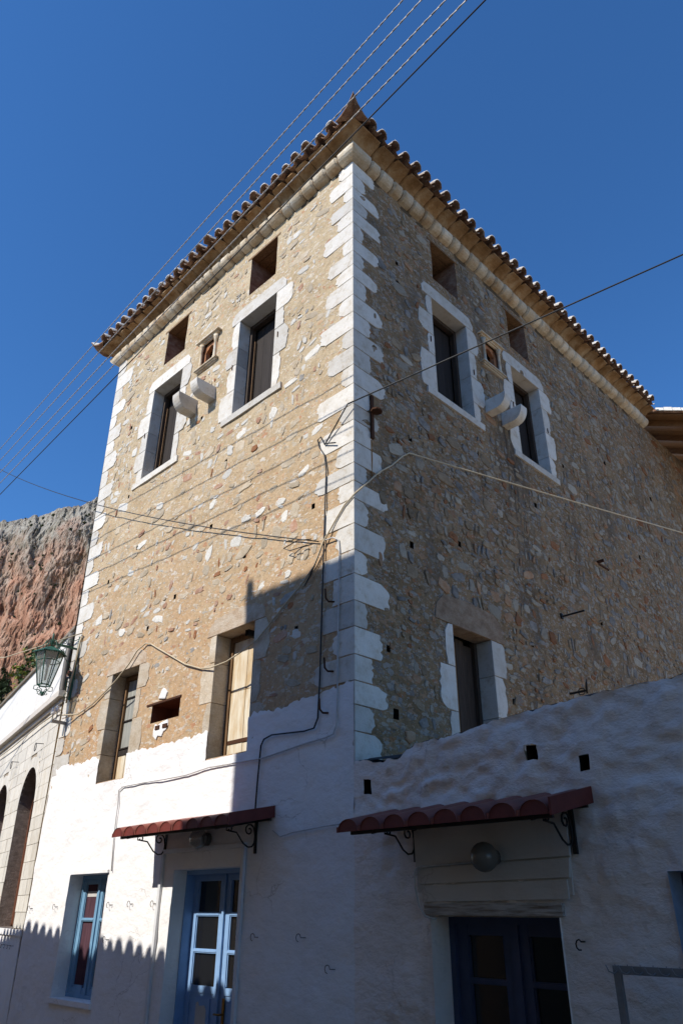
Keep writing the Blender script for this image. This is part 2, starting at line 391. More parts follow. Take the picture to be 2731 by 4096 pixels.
# ------------------------------------------------------------------ mesh helpers
class MB:
    def __init__(s):
        s.v, s.f, s.mi, s.sm = [], [], [], []
    def add(s, vs, fs, mi=0, smooth=False):
        o = len(s.v)
        s.v += [tuple(p) for p in vs]
        for f in fs:
            s.f.append(tuple(i + o for i in f))
            s.mi.append(mi)
            s.sm.append(smooth)
        return s
    def box(s, a, b, mi=0, M=None):
        x0, y0, z0 = a
        x1, y1, z1 = b
        vs = [Vector(p) for p in ((x0, y0, z0), (x1, y0, z0), (x1, y1, z0), (x0, y1, z0), (x0, y0, z1), (x1, y0, z1), (x1, y1, z1), (x0, y1, z1))]
        if M:
            vs = [M(p) if callable(M) else M @ p for p in vs]
        return s.add(vs, [(0, 3, 2, 1), (4, 5, 6, 7), (0, 1, 5, 4), (1, 2, 6, 5), (2, 3, 7, 6), (3, 0, 4, 7)], mi)
    def prism(s, poly, mf, o0, o1, inset=0.0, bulge=0.0, mi=0):
        n = len(poly)
        cu = sum(p[0] for p in poly) / n
        cz = sum(p[1] for p in poly) / n
        vs = [mf(u, z, o0) for u, z in poly] + [mf(u, z, o1) for u, z in poly]
        fs = [(i, (i + 1) % n, n + (i + 1) % n, n + i) for i in range(n)]
        if inset:
            k = 1 - inset
            vs += [mf(cu + (u - cu) * k, cz + (z - cz) * k, o1 + bulge) for u, z in poly]
            fs += [(n + i, n + (i + 1) % n, 2 * n + (i + 1) % n, 2 * n + i) for i in range(n)]
            fs.append(tuple(range(2 * n, 3 * n)))
        else:
            fs.append(tuple(range(n, 2 * n)))
        fs.append(tuple(range(n - 1, -1, -1)))
        return s.add(vs, fs, mi)
    def tube(s, pts, r, k=6, mi=0, caps=True, closed=False):
        pts = [Vector(p) for p in pts]
        n = len(pts)
        rs = r if isinstance(r, (list, tuple)) else [r] * n
        vs, prev = [], None
        for i, p in enumerate(pts):
            d = (pts[(i + 1) % n] - pts[i - 1]) if closed else (pts[min(i + 1, n - 1)] - pts[max(i - 1, 0)])
            d.normalize()
            a = Vector((0, 0, 1)) if prev is None else prev
            e = a - d * a.dot(d)
            if e.length < 1e-3:
                a = Vector((1, 0, 0))
                e = a - d * a.dot(d)
            e.normalize()
            prev = e
            g = d.cross(e)
            for j in range(k):
                t = 2 * math.pi * j / k
                vs.append(p + (e * math.cos(t) + g * math.sin(t)) * rs[i])
        fs = []
        for i in range(n if closed else n - 1):
            b = (i + 1) % n
            for j in range(k):
                fs.append((i * k + j, i * k + (j + 1) % k, b * k + (j + 1) % k, b * k + j))
        if caps and not closed:
            fs.append(tuple(range(k - 1, -1, -1)))
            fs.append(tuple((n - 1) * k + j for j in range(k)))
        return s.add(vs, fs, mi, True)
    def lathe(s, prof, c, axis='Z', k=14, mi=0, M=None):
        vs, fs = [], []
        c = Vector(c)
        for r, h in prof:
            for j in range(k):
                t = 2 * math.pi * j / k
                x, y = r * math.cos(t), r * math.sin(t)
                q = Vector((x, y, h)) if axis == 'Z' else (Vector((x, h, y)) if axis == 'Y' else Vector((h, x, y)))
                vs.append((M @ q if M else q) + c)
        for i in range(len(prof) - 1):
            for j in range(k):
                fs.append((i * k + j, i * k + (j + 1) % k, (i + 1) * k + (j + 1) % k, (i + 1) * k + j))
        return s.add(vs, fs, mi, True)
    def mesh(s, name, mats):
        me = bpy.data.meshes.new(name)
        me.from_pydata(s.v, [], s.f)
        for mt in (mats if isinstance(mats, (list, tuple)) else [mats]):
            me.materials.append(mt)
        me.polygons.foreach_set('material_index', s.mi)
        me.polygons.foreach_set('use_smooth', s.sm)
        me.update()
        return me
    def build(s, name, mats, parent=None):
        return obj(name, s.mesh(name, mats), parent)

def obj(name, data, parent=None, mw=None):
    o = bpy.data.objects.new(name, data)
    COL.objects.link(o)
    if parent is not None:
        o.parent = parent
        o.matrix_parent_inverse = PINV[parent.name]
    if mw is not None:
        o.matrix_basis = mw
    PINV[o.name] = PINV[parent.name] if parent is not None else Matrix.Identity(4)
    if parent is not None and mw is not None:
        PINV[o.name] = mw.inverted() if False else Matrix.Identity(4)
    return o
PINV = {}

def tag(o, label, cat, group=None, kind=None):
    if label: o['label'] = label
    if cat: o['category'] = cat
    if group: o['group'] = group
    if kind: o['kind'] = kind
    return o

def thing(name, loc, label, cat, group=None):
    o = bpy.data.objects.new(name, None)
    o.empty_display_size = 0.3
    COL.objects.link(o)
    o.location = loc
    PINV[o.name] = Matrix.Translation(-Vector(loc))
    return tag(o, label, cat, group)

def sub(name, mb, mats, parent):
    """a part of a part: parent's mesh sits in world coordinates, so no inverse is needed when its parent is a thing's part"""
    o = bpy.data.objects.new(name, mb.mesh(name, mats))
    COL.objects.link(o)
    o.parent = parent
    PINV[o.name] = Matrix.Identity(4)
    return o

def part(name, mb, mats, parent):
    o = bpy.data.objects.new(name, mb.mesh(name, mats))
    COL.objects.link(o)
    o.parent = parent
    o.matrix_parent_inverse = PINV[parent.name]
    PINV[o.name] = Matrix.Identity(4)
    return o

def link_part(name, me, parent, mw, mat=None):
    o = bpy.data.objects.new(name, me)
    COL.objects.link(o)
    o.parent = parent
    o.matrix_parent_inverse = PINV[parent.name]
    o.matrix_basis = mw
    if mat is not None:
        o.material_slots[0].link = 'OBJECT'
        o.material_slots[0].material = mat
    return o

def nz(x, y, z=0.0):
    return noise.noise(Vector((x, y, z)))

def fbm(x, y, z=0.0, o=4):
    s, a = 0.0, 1.0
    for _ in range(o):
        s += a * noise.noise(Vector((x, y, z)))
        x, y, z, a = x * 2.03 + 7.1, y * 2.03 - 3.7, z * 2.03 + 1.3, a * 0.5
    return s

# facade maps: (along, height, outward) -> world
def warp(x, z):
    if x < -5.9:
        XL = min(-7.05, -7.45 + 0.045 * (12.67 - z))
        return -5.9 + (x + 5.9) * ((XL + 5.9) / (-7.45 + 5.9))
    return x
def LM(u, z, o): return Vector((warp(u, z), -o, z))
def RM(u, z, o): return Vector((o, u, z))
def HM(u, z, o): return Vector((u, -o, z))
TH = math.radians(12.5)
NO = Vector((-7.06, 0.0, 0))
NU = Vector((-math.cos(TH), math.sin(TH), 0))
NN = Vector((-math.sin(TH), -math.cos(TH), 0))
def NM(u, z, o):
    uu = u + 0.1 * (z - 3.4)
    return NO + NU * uu + NN * o + Vector((0, 0, z))

def lines(a, b, step, marks):
    n = max(1, int(round((b - a) / step)))
    ls = [a + (b - a) * i / n for i in range(n + 1)]
    ms = sorted(x for x in set(marks) if a < x < b)
    ls = [x for x in ls if x in (ls[0], ls[-1]) or all(abs(x - k) > step * 0.45 for k in ms)]
    return sorted(set(ls + ms))

def grid_wall(mf, u0, u1, z0, z1, step, holes, disp, keep=None, smooth=False, zoff=None):
    us = lines(u0, u1, step, [h[0] for h in holes] + [h[1] for h in holes])
    zs = lines(z0, z1, step, [h[2] for h in holes] + [h[3] for h in holes])
    nu = len(us)
    mb = MB()
    vs = []
    for z in zs:
        for u in us:
            d = disp(u, z)
            zz = z + (zoff(u, z) if zoff else 0)
            vs.append(mf(u, zz, d))
    fs = []
    for j in range(len(zs) - 1):
        zc = (zs[j] + zs[j + 1]) / 2
        for i in range(nu - 1):
            uc = (us[i] + us[i + 1]) / 2
            if any(h[0] < uc < h[1] and h[2] < zc < h[3] for h in holes):
                continue
            if keep and not keep(uc, zc):
                continue
            a = j * nu + i
            fs.append((a, a + 1, a + nu + 1, a + nu))
    mb.add(vs, fs, 0, smooth)
    return mb

def reveal(mb, mf, h, d, front=0.0, back=True, mi=0, bmi=None, sides='LRTB'):
    u0, u1, z0, z1 = h
    F = [mf(u0, z0, front), mf(u1, z0, front), mf(u1, z1, front), mf(u0, z1, front)]
    B = [mf(u0, z0, -d), mf(u1, z0, -d), mf(u1, z1, -d), mf(u0, z1, -d)]
    q = []
    if 'B' in sides: q.append((0, 1, 5, 4))
    if 'R' in sides: q.append((1, 2, 6, 5))
    if 'T' in sides: q.append((2, 3, 7, 6))
    if 'L' in sides: q.append((3, 0, 4, 7))
    mb.add(F + B, q, mi)
    if back:
        mb.add(B, [(0, 1, 2, 3)], mi if bmi is None else bmi)
    return mb

def blob_poly(w, h, n=9, ang=0.35):
    ps = []
    e = U(2.4, 6.0)
    sk = U(-.35, .35)
    for i in range(n):
        t = 2 * math.pi * (i + U(-ang, ang)) / n
        c, s_ = math.cos(t), math.sin(t)
        r = (abs(c) ** e + abs(s_) ** e) ** (-1 / e) * U(0.68, 1.06)
        ps.append(((r * c + sk * r * s_ * .5) * w / 2, (r * s_ + sk * .3 * r * c) * h / 2))
    return ps

def block_poly(ui, uo, z0, z1, j=0.05):
    """dressed on the ui side and on its bed joints, ragged at the uo end"""
    s = 1 if uo > ui else -1
    L = abs(uo - ui)
    h = z1 - z0
    a = min(j * 1.6, L * 0.3)
    pts = [(ui, z0), (ui, z1)]
    k1, k2 = U(.1, 1.3), U(.1, 1.3)
    n = 9
    for i in range(n + 1):
        t = i / n
        e = 0.0
        if t < .28: e = a * k1 * (1 - t / .28) ** 1.5
        elif t > .72: e = a * k2 * ((t - .72) / .28) ** 1.5
        e += a * U(-.22, .3)
        pts.append((ui + s * max(.04, L - e), z1 - h * (t if 0 < i < n else (.01 if i == 0 else .99))))
    return pts

# ------------------------------------------------------------------ ground
g = MB()
g.add([(-900, -900, -0.4), (900, -900, -0.4), (900, 900, -0.4), (-900, 900, -0.4)], [(0, 1, 2, 3)])
tag(g.build("ground", rock("ground_earth", [(0.36, 0.28, 0.19), (0.46, 0.37, 0.26), (0.4, 0.31, 0.21)], 0.5, rnd=0)), "dry earth ground under the village", "ground", kind='structure')
g = MB()
g.add([(-30, -9, -0.394), (30, -9, -0.394), (30, 0.0, -0.394), (-30, 0.0, -0.394)], [(0, 1, 2, 3)])
tag(g.build("street", rock("street_paving", [(0.24, 0.185, 0.13), (0.32, 0.25, 0.18)], 2, rnd=0)), "narrow stone paved street in front of the houses", "street", kind='structure')

# ------------------------------------------------------------------ tower
TOWER = thing("stone_tower", (-3.7, 0, -0.4), "tall square rubble stone tower house with white quoins and tiled eaves", "tower")
ZT = 12.68
LW = [(-2.81, -1.80, 8.89, 10.96), (-5.60, -4.60, 8.80, 10.93)]      # upper windows, left face
RW = [(1.93, 2.93, 8.89, 10.95), (4.355, 5.355, 8.85, 10.9)]         # upper windows, right face
LS = [(-2.63, -1.885, 11.47, 12.44), (-5.405, -4.665, 11.47, 12.40)]
RS = [(2.04, 2.775, 11.5, 12.47), (4.46, 5.15, 11.45, 12.44)]
LL = [(-2.67, -1.83, 3.34, 5.02), (-5.50, -4.68, 3.33, 5.02)]        # lower windows
RL = [(1.87, 2.765, 2.6, 4.99)]
LNICHE = (-3.98, -3.50, 10.50, 11.08)
RNICHE = (3.42, 3.94, 10.40, 10.98)
SLOT = (-4.16, -3.43, 4.02, 4.28)
DOOR = (-3.115, -1.74, -0.4, 2.06)
BWIN = (-5.82, -4.72, 0.56, 2.07)
PUTL = [(-3.73, 9.30), (-1.12, 11.0), (-1.2, 10.02), (-0.82, 9.02), (-2.86, 8.0), (-0.75, 6.35), (-2.18, 6.1), (-3.9, 5.95), (-5.6, 6.7), (-1.0, 4.7), (-2.0, 4.9), (-6.0, 8.6), (-6.3, 6.9), (-4.6, 5.6), (-3.1, 6.9), (-6.4, 10.4), (-5.35, 7.3)]
PUTR = [(1.17, 7.64, .1), (7.92, 10.3, .13), (0.68, 3.6, .12), (0.58, 4.35, .08), (1.05, 10.63, .12), (1.05, 11.1, .08), (10.2, 10.3, .12), (2.2, 6.3, .09), (3.9, 5.2, .08), (1.1, 5.9, .1), (4.6, 7.9, .09), (6.4, 6.2, .1), (8.8, 8.3, .1), (3.2, 4.2, .08), (7.0, 4.4, .1), (2.9, 8.2, .08), (9.8, 5.9, .09), (5.9, 9.3, .08)]
LH = LW + LS + LL + [LNICHE, SLOT]
RH = RW + RS + RL + [RNICHE]
lput = [(x - .032, x + .032, z - .045, z + .035) for x, z in PUTL]
rput = [(y - s * .4, y + s * .4, z - s * .5, z + s * .5) for y, z, s in PUTR]

def wash_top(x):
    b = [(-7.5, 3.72), (-5.4, 3.70), (-4.0, 3.66), (-2.8, 3.68), (-1.7, 3.74), (-1.2, 3.76), (-0.6, 3.80), (0.05, 3.86)]
    for (a, za), (c, zc) in zip(b, b[1:]):
        if a <= x <= c:
            return za + (zc - za) * (x - a) / (c - a)
    return 3.7

mb = grid_wall(LM, -7.45, 0.0, 3.2, ZT, 0.075, LH + lput, lambda u, z: 0.012 * fbm(u * 2.2, z * 2.2, 3.0, 4) if -7.4 < u < -0.02 else 0.0)
part("wall", mb, M_MORTL, TOWER)['label'] = "sunlit ochre rubble face"
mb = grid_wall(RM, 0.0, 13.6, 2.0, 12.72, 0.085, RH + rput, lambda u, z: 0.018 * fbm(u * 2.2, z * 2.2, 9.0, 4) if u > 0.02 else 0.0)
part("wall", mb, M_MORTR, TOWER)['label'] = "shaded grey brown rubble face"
mb = MB()
mb.box((-7.25, 0.62, -0.4), (-0.62, 0.68, 12.6))
mb.box((-0.68, 0.7, -0.4), (-0.62, 13.5, 12.6))
mb.box((-7.1, 0.7, -0.4), (-7.04, 13.6, 12.6))
mb.box((-7.04, 13.5, -0.4), (-0.1, 13.58, 12.6))
mb.box((-7.0, 0.7, 12.5), (-0.1, 13.4, 12.56))
part("back_wall", mb, M_ROOM, TOWER)
mb = MB()
mb.add([LM(-7.45, -0.4, 0), LM(-7.45, ZT, 0), (-7.45, 13.6, ZT), (-7.0, 13.6, -0.4)], [(0, 1, 2, 3)])
part("side_wall", mb, M_MORTB, TOWER)

# putlog holes and slot reveals
for h in lput:
    part("putlog_hole", reveal(MB(), LM, h, 0.25), M_HOLE, TOWER)
for h in rput:
    part("putlog_hole", reveal(MB(), RM, h, 0.25), M_HOLE, TOWER)
mb = MB()
reveal(mb, LM, SLOT, 0.35)
slot = part("wall_slot", mb, M_BROWN, TOWER)
sub("lintel", MB().box((-4.3, -0.012, 4.285), (-3.41, 0.2, 4.315)), M_RUSTI, slot)
mb = MB()
mb.prism([(-4.0, 3.99), (-3.93, 3.96), (-3.86, 3.985), (-3.74, 4.0), (-3.68, 4.01), (-3.66, 3.93), (-3.70, 3.87), (-3.76, 3.85), (-3.8, 3.79), (-3.9, 3.81), (-3.93, 3.76), (-4.02, 3.82), (-4.03, 3.9)], LM, -0.02, 0.014, 0.15, 0.004)
sub("plaster_patch", mb, M_WASH, slot)
mb = MB()
mb.prism([(-4.0, 4.36), (-3.82, 4.33), (-3.78, 4.42), (-3.88, 4.5), (-3.93, 4.48)], LM, -0.02, 0.014, 0.15, 0.004)
sub("plaster_patch", mb, M_WASH, slot)
for a in (-3.97, -3.78):
    sub("vent_flap", MB().box((a, -0.03, 3.90), (a + .11, 0.02, 3.955)), M_RUSTI, slot)
for h in LS + RS:
    f = LM if h in LS else RM
    mb = MB()
    reveal(mb, f, h, 0.55, front=0.0, back=True)
    op = part("rough_opening", mb, M_BRICKY, TOWER)
    for k in range(3):
        mb = MB()
        o0 = 0.01 - k * 0.17
        c = [f(h[0] - .1, h[3] - .035, o0), f(h[1] + .08, h[3] - .02, o0), f(h[1] + .08, h[3] + .02, o0), f(h[0] - .1, h[3] + .015, o0),
             f(h[0] - .1, h[3] - .035, o0 - .16), f(h[1] + .08, h[3] - .02, o0 - .16), f(h[1] + .08, h[3] + .02, o0 - .16), f(h[0] - .1, h[3] + .015, o0 - .16)]
        mb.add(c, [(0, 1, 2, 3), (4, 7, 6, 5), (0, 4, 5, 1), (3, 2, 6, 7), (0, 3, 7, 4), (1, 5, 6, 2)])
        sub("lintel_plank", mb, M_WOODO, op)

# quoins at the near corner
def slab(mb, poly, mf, o=0.012, d=0.05):
    mb.prism(poly, mf, -d, o - 0.004, 0.02, 0.004)
z = ZT - 0.004
k = 0
while z > 3.02:
    h = U(0.26, 0.36)
    z0 = max(z - h, 2.96)
    if z0 - 2.96 < 0.12:
        z0 = 2.96
    lng, sht = U(0.48, 0.74), U(0.2, 0.36)
    la, lb = (lng, sht) if k % 2 else (sht, lng)
    if z < 5.7:
        la, lb = la * 0.8 + .08, lb * 0.85
    mb = MB()
    gp = 0.005
    if z0 > 3.6:
        slab(mb, block_poly(0.0105, -la, z0 + gp, z - gp, 0.07), LM)
    slab(mb, block_poly(-0.0115, lb, z0 + gp, z - gp, 0.07), RM)
    part("quoin_stone", mb, M_QUOIN, TOWER)
    z = z0
    k += 1
QE = []
z = ZT - 0.004
k = 0
while z > 3.9:
    h = U(0.3, 0.42)
    z0 = z - h
    la = U(0.5, 0.72) if k % 2 else U(0.26, 0.38)
    mb = MB()
    slab(mb, block_poly(-7.462, -7.45 + la, z0 + .005, z - .005, 0.07), LM)
    part("quoin_stone", mb, M_QUOIN, TOWER)
    QE.append((z0, z, la))
    z = z0
    k += 1

# windows with dressed stone surrounds
def surround(parent, f, h, depth, mj, ml, outer=0.26, sill=True, rough=False, lint_ext=0.25, lh=0.28, proud=0.014, z_from=None):
    u0, u1, z0, z1 = h
    g_ = 0.004
    mb = MB()
    a, b = u0 - lint_ext * U(.8, 1.1), u1 + lint_ext * U(.8, 1.1)
    if rough:
        poly = [(a, z1 + g_), (b, z1 + g_), (b - .03, z1 + lh * .6), (b - .22, z1 + lh), ((a + b) / 2, z1 + lh * 1.08), (a + .2, z1 + lh * .95), (a + .04, z1 + lh * .55)]
    else:
        poly = [(a + .02, z1 + g_), (b - .02, z1 + g_), (b, z1 + lh * .45), (b - .1, z1 + lh * .95), (b - .25, z1 + lh), (a + .25, z1 + lh), (a + .08, z1 + lh * .92), (a, z1 + lh * .5)]
    mb.prism(poly, f, -depth, proud - .004, 0.015, 0.004)
    sub("lintel", mb, ml, parent)
    for side in (0, 1):
        ui = u0 if side == 0 else u1
        s = -1 if side == 0 else 1
        z = z1
        k = side
        while z > z0 + 0.02:
            hh = U(0.38, 0.6)
            za = z - hh
            if za - z0 < 0.22:
                za = z0
            wd = (U(0.36, 0.5) if k % 2 else U(0.18, 0.27)) * outer / 0.3
            mb = MB()
            mb.prism(block_poly(ui, ui + s * wd, za + g_, z - g_, 0.05), f, -depth, proud - .004, 0.02, 0.004)
            sub("jamb_stone", mb, mj, parent)
            z = za
            k += 1
    if sill:
        mb = MB()
        c = [f(u0 - .27, z0 - .13, -0.02), f(u1 + .25, z0 - .13, -0.02), f(u1 + .25, z0 - .13, .03), f(u0 - .27, z0 - .13, .03),
             f(u0 - .27, z0 - .004, -depth), f(u1 + .25, z0 - .004, -depth), f(u1 + .25, z0 - .012, .035), f(u0 - .27, z0 - .012, .035)]
        mb.add(c, [(0, 3, 2, 1), (4, 5, 6, 7), (3, 7, 6, 2), (0, 1, 5, 4), (0, 4, 7, 3), (1, 2, 6, 5)])
        sub("window_sill", mb, M_QUOIN, parent)

def fbox(mb, f, u0, u1, z0, z1, o0, o1, mi=0):
    c = [f(u0, z0, o0), f(u1, z0, o0), f(u1, z0, o1), f(u0, z0, o1), f(u0, z1, o0), f(u1, z1, o0), f(u1, z1, o1), f(u0, z1, o1)]
    mb.add(c, [(0, 1, 2, 3), (4, 7, 6, 5), (0, 4, 5, 1), (1, 5, 6, 2), (2, 6, 7, 3), (3, 7, 4, 0)], mi)
    return mb

for f, hs in ((LM, LW), (RM, RW)):
    for h in hs:
        u0, u1, z0, z1 = h
        D = 0.22
        mb = MB()
        fbox(mb, f, u0 + .005, u0 + .075, z0, z1, -D - .09, -D)
        fbox(mb, f, u1 - .075, u1 - .005, z0, z1, -D - .09, -D)
        fbox(mb, f, u0 + .075, u1 - .075, z1 - .08, z1 - .004, -D - .09, -D)
        win = part("window", mb, M_WOODD, TOWER)
        surround(win, f, h, 0.25, M_QUOIN, M_QUOIN)
        n = 4
        for i in range(n):
            a = u0 + .08 + (u1 - u0 - .16) * i / n
            b = u0 + .08 + (u1 - u0 - .16) * (i + 1) / n
            mb = MB()
            fbox(mb, f, a + .002, b - .002, z0 + .02, z1 - .085, -D - .15 - .003 * (i % 2), -D - .11)
            sub("plank", mb, M_WOODB, win)
        mb = MB()
        fbox(mb, f, u0 + .085, u0 + .1, z0 + .3, z1 - .35, -D - .1, -D - .06)
        sub("sash_edge", mb, M_WOODO, win)
        for uu in (u0 - .1, u1 + .1):
            mb = MB()
            fbox(mb, f, uu - .006, uu + .006, z0 + 1.0, z0 + 1.11, 0.012, 0.03)
            sub("shutter_pin", mb, M_RUSTI, win)

# lower windows, left face
for i, h in enumerate(LL):
    u0, u1, z0, z1 = h
    D = 0.24
    mb = MB()
    fbox(mb, LM, u0 + .004, u0 + .07, z0, z1, -D - .08, -D)
    fbox(mb, LM, u1 - .07, u1 - .004, z0, z1, -D - .08, -D)
    fbox(mb, LM, u0 + .07, u1 - .07, z1 - .075, z1 - .004, -D - .08, -D)
    win = part("window", mb, M_WOODO, TOWER)
    surround(win, LM, h, 0.30, M_JAMB, M_LINTW, outer=0.2, sill=False, rough=True, lint_ext=0.22, lh=0.26, proud=0.008)
    if i == 0:
        win['label'] = "window with a bleached plank shutter"
        for j, (a, b) in enumerate(((u0 + .075, -2.28), (-2.28, u1 - .075))):
            mb = MB()
            fbox(mb, LM, a + .002, b - .002, z0 + .01, 4.23, -D - .06, -D - .02 - .004 * j)
            sub("plank", mb, M_WOODP, win)
            mb = MB()
            fbox(mb, LM, a + .002, b - .002, 4.24, z1 - .08, -D - .06, -D - .022 - .004 * j)
            sub("plank", mb, M_WOODP, win)
        mb = MB()
        fbox(mb, LM, u0 + .08, u1 - .2, z0 + .2, z0 + .25, -D - .022, -D - .012)
        sub("hinge_strap", mb, M_RUSTI, win)
    else:
        win['label'] = "glazed window with a grey curtain behind"
        um = (u0 + u1) / 2 + .12
        mb = MB()
        for zz in (z0 + .52, z0 + .95, z0 + 1.32):
            fbox(mb, LM, u0 + .07, u1 - .07, zz, zz + .02, -D - .05, -D - .02)
        fbox(mb, LM, u0 + .07, u1 - .07, z0 + .42, z0 + .50, -D - .06, -D - .015)
        sub("sash", mb, M_WOODB, win)
        for za, zb in ((z0 + .54, z0 + .95), (z0 + .97, z0 + 1.32), (z0 + 1.34, z1 - .08)):
            mb = MB()
            fbox(mb, LM, u0 + .072, u1 - .072, za, zb, -D - .05, -D - .04)
            sub("pane", mb, M_CURTG, win)
        mb = MB()
        fbox(mb, LM, u0 + .07, u0 + .28, z0, z0 + .42, -D - .06, -D - .025)
        fbox(mb, LM, u0 + .285, u1 - .07, z0, z0 + .42, -D - .06, -D - .03)
        sub("plank", mb, M_WOODP, win)

# lower window, right face
h = RL[0]
u0, u1, z0, z1 = h
mb = MB()
fbox(mb, RM, u0 + .005, u0 + .07, z0, z1, -.32, -.24)
fbox(mb, RM, u1 - .07, u1 - .005, z0, z1, -.32, -.24)
win = part("window", mb, M_WOODD, TOWER)
win['label'] = "dark boarded window under a big rough lintel"
surround(win, RM, h, 0.26, M_QUOIN, M_LINTP, sill=False, outer=.27, rough=True, lint_ext=0.38, lh=0.4)
for i in range(4):
    a = u0 + .075 + (u1 - u0 - .15) * i / 4
    mb = MB()
    fbox(mb, RM, a + .003, a + (u1 - u0 - .15) / 4 - .003, z0, z1 - .02 - .05 * (i % 2), -.33, -.29 - .004 * (i % 2))
    sub("plank", mb, M_WOODO if i < 2 else M_WOODD, win)

# small pedimented niches between the upper windows
for f, h in ((LM, LNICHE), (RM, RNICHE)):
    u0, u1, z0, z1 = h
    mb = MB()
    reveal(mb, f, h, 0.22)
    nic = part("niche", mb, M_BRICKY, TOWER)
    mb = MB()
    for k, (e, za, zb, o) in enumerate(((.03, z1 + .0, z1 + .03, .03), (.07, z1 + .03, z1 + .06, .06), (.11, z1 + .06, z1 + .085, .1))):
        fbox(mb, f, u0 - e, u1 + e, za + .001 * k, zb, -.05, o)
    sub("cornice", mb, M_ROLL, nic)
    mb = MB()
    for k, (e, za, zb, o) in enumerate(((.04, z0 - .07, z0 - .045, .03), (.07, z0 - .045, z0 - .02, .06), (.1, z0 - .02, z0 + .005, .085))):
        fbox(mb, f, u0 - e, u1 + e, za + .001 * k, zb, -.05, o)
    sub("ledge", mb, M_ROLL, nic)
    for uc in (u0 + .02, u1 - .02):
        mb = MB()
        prof = [(0.0, z0 + .005), (.045, z0 + .005), (.045, z0 + .035), (.032, z0 + .05), (.036, z0 + .07), (.028, z0 + .085), (.026, z1 - .14), (.036, z1 - .125), (.03, z1 - .1), (.045, z1 - .06), (.05, z1 - .002), (0, z1 - .002)]
        c = f(uc, 0, 0.028)
        mb.lathe(prof, (c.x, c.y, 0), k=10)
        sub("colonnette", mb, M_ROLL, nic)
    # scalloped arch plate inside
    mb = MB()
    cu = (u0 + u1) / 2
    hw = (u1 - u0) / 2
    inner = []
    for i in range(13):
        t = math.pi * i / 12
        r = hw * (0.62 + 0.10 * abs(math.sin(3 * t)))
        inner.append((cu - r * math.cos(t), z0 + .27 + 0.24 * math.sin(t) * (0.85 + .15 * abs(math.sin(3 * t)))))
    left = [(u0 + .01, z0 + .01), (cu - hw * .55, z0 + .01)]
    vs = []
    for u, z_ in inner:
        vs += [f(u, z_, -.03), f(u, z_, -.1), f(u, z1 - .005, -.03)]
    fs = []
    for i in range(12):
        a = i * 3
        fs += [(a, a + 3, a + 5, a + 2), (a, a + 1, a + 4, a + 3)]
    mb.add(vs, fs)
    fbox(mb, f, u0 + .002, cu - hw * .62, z0, z1 - .006, -.12, -.032)
    fbox(mb, f, cu + hw * .62, u1 - .002, z0, z1 - .006, -.12, -.032)
    sub("scalloped_arch", mb, M_RUST, nic)

# corbels
def corbel(f, uc, z0, z1, L=0.44, w=0.2):
    mb = MB()
    prof = [(0, z0), (L * .58, z0)]
    for i in range(1, 8):
        t = math.pi / 2 * i / 7
        prof.append((L * .58 + L * .42 * math.sin(t), z0 + (z1 - z0) * .92 * (1 - math.cos(t))))
    prof += [(L, z1), (0, z1)]
    n = len(prof)
    vs = [f(uc - w / 2, zz, o - .03) for o, zz in prof] + [f(uc + w / 2, zz, o - .03) for o, zz in prof]
    mb.add(vs, [tuple(range(n)), tuple(range(2 * n - 1, n - 1, -1))] + [(i, n + i, n + (i + 1) % n, (i + 1) % n) for i in range(n)])
    fbox(mb, f, uc - w / 2 - .006, uc + w / 2 + .006, z0 - .005, z0 + .012, L * .58 - .05, L * .58 - .03)
    part("corbel", mb, M_QUOIN, TOWER)
corbel(LM, -3.48, 9.53, 9.79)
corbel(LM, -4.02, 9.48, 9.78)
corbel(RM, 3.40, 9.225, 9.475, .44, .19)
corbel(RM, 3.90, 9.20, 9.47, .44, .19)

# tie rod, hooks, iron brackets
mb = MB()
mb.box((0.012, 0.31, 7.22), (0.045, 0.36, 7.94))
tr = part("tie_rod_anchor", mb, M_RUSTI, TOWER)
mb = MB()
mb.prism([(.25 + .09 + .085 * math.cos(i * math.pi / 4), .0 + .085 * math.sin(i * math.pi / 4)) for i in range(8)], lambda u, v, o: Vector((0.05 + v * .9 + .06, u, 7.64 + o)), -.012, .012)
sub("plate", mb, M_RUSTI, tr)
part("rust_streak", MB().prism([(.318, 7.2), (.35, 7.2), (.345, 7.05), (.35, 6.9), (.338, 6.72), (.333, 6.6), (.326, 6.75), (.322, 6.95)], RM, .0, .0135), plain('rust_stain', (.3, .16, .06), .95, .05, scale=9, var=.3), TOWER)
def iron(pts, r=.012, label=None, mat=None):
    o = part("iron_hook", MB().tube(pts, r, 5), mat or M_RUSTI, TOWER)
    if label: o['label'] = label
for p in ((-0.4, 4.93), (-0.4, 4.08), (-0.47, 3.62)):
    iron([(p[0] + .08, 0.0, p[1] - .06), (p[0] + .03, -.06, p[1] - .06), (p[0] + .01, -.09, p[1] - .02), (p[0], -.09, p[1] + .1)])
part("iron_hook", MB().box((0, 6.63, 7.45), (.14, 6.67, 7.50)).box((0, 6.675, 7.44), (.02, 7.10, 7.475)), M_RUSTI, TOWER)['label'] = "angled iron bar"
part("iron_hook", MB().box((0, 4.90, 5.88), (.03, 4.95, 5.97)).box((.031, 4.92, 5.905), (.42, 4.94, 5.93)), M_IRON, TOWER)['label'] = "straight iron spike"
mb = MB()
mb.box((0.0, 4.81, 4.60), (.30, 4.83, 4.63))
mb.tube([(.3, 4.82, 4.57), (.31, 4.82, 4.72), (.32, 4.82, 4.79)], [.016, .018, .004], 6)
for q in (1, -1):
    mb.tube([(.16, 4.82, 4.615 + q * .01), (.18, 4.82, 4.615 + q * .045), (.23, 4.82, 4.615 + q * .05), (.27, 4.82, 4.615 + q * .02)], .008, 5)
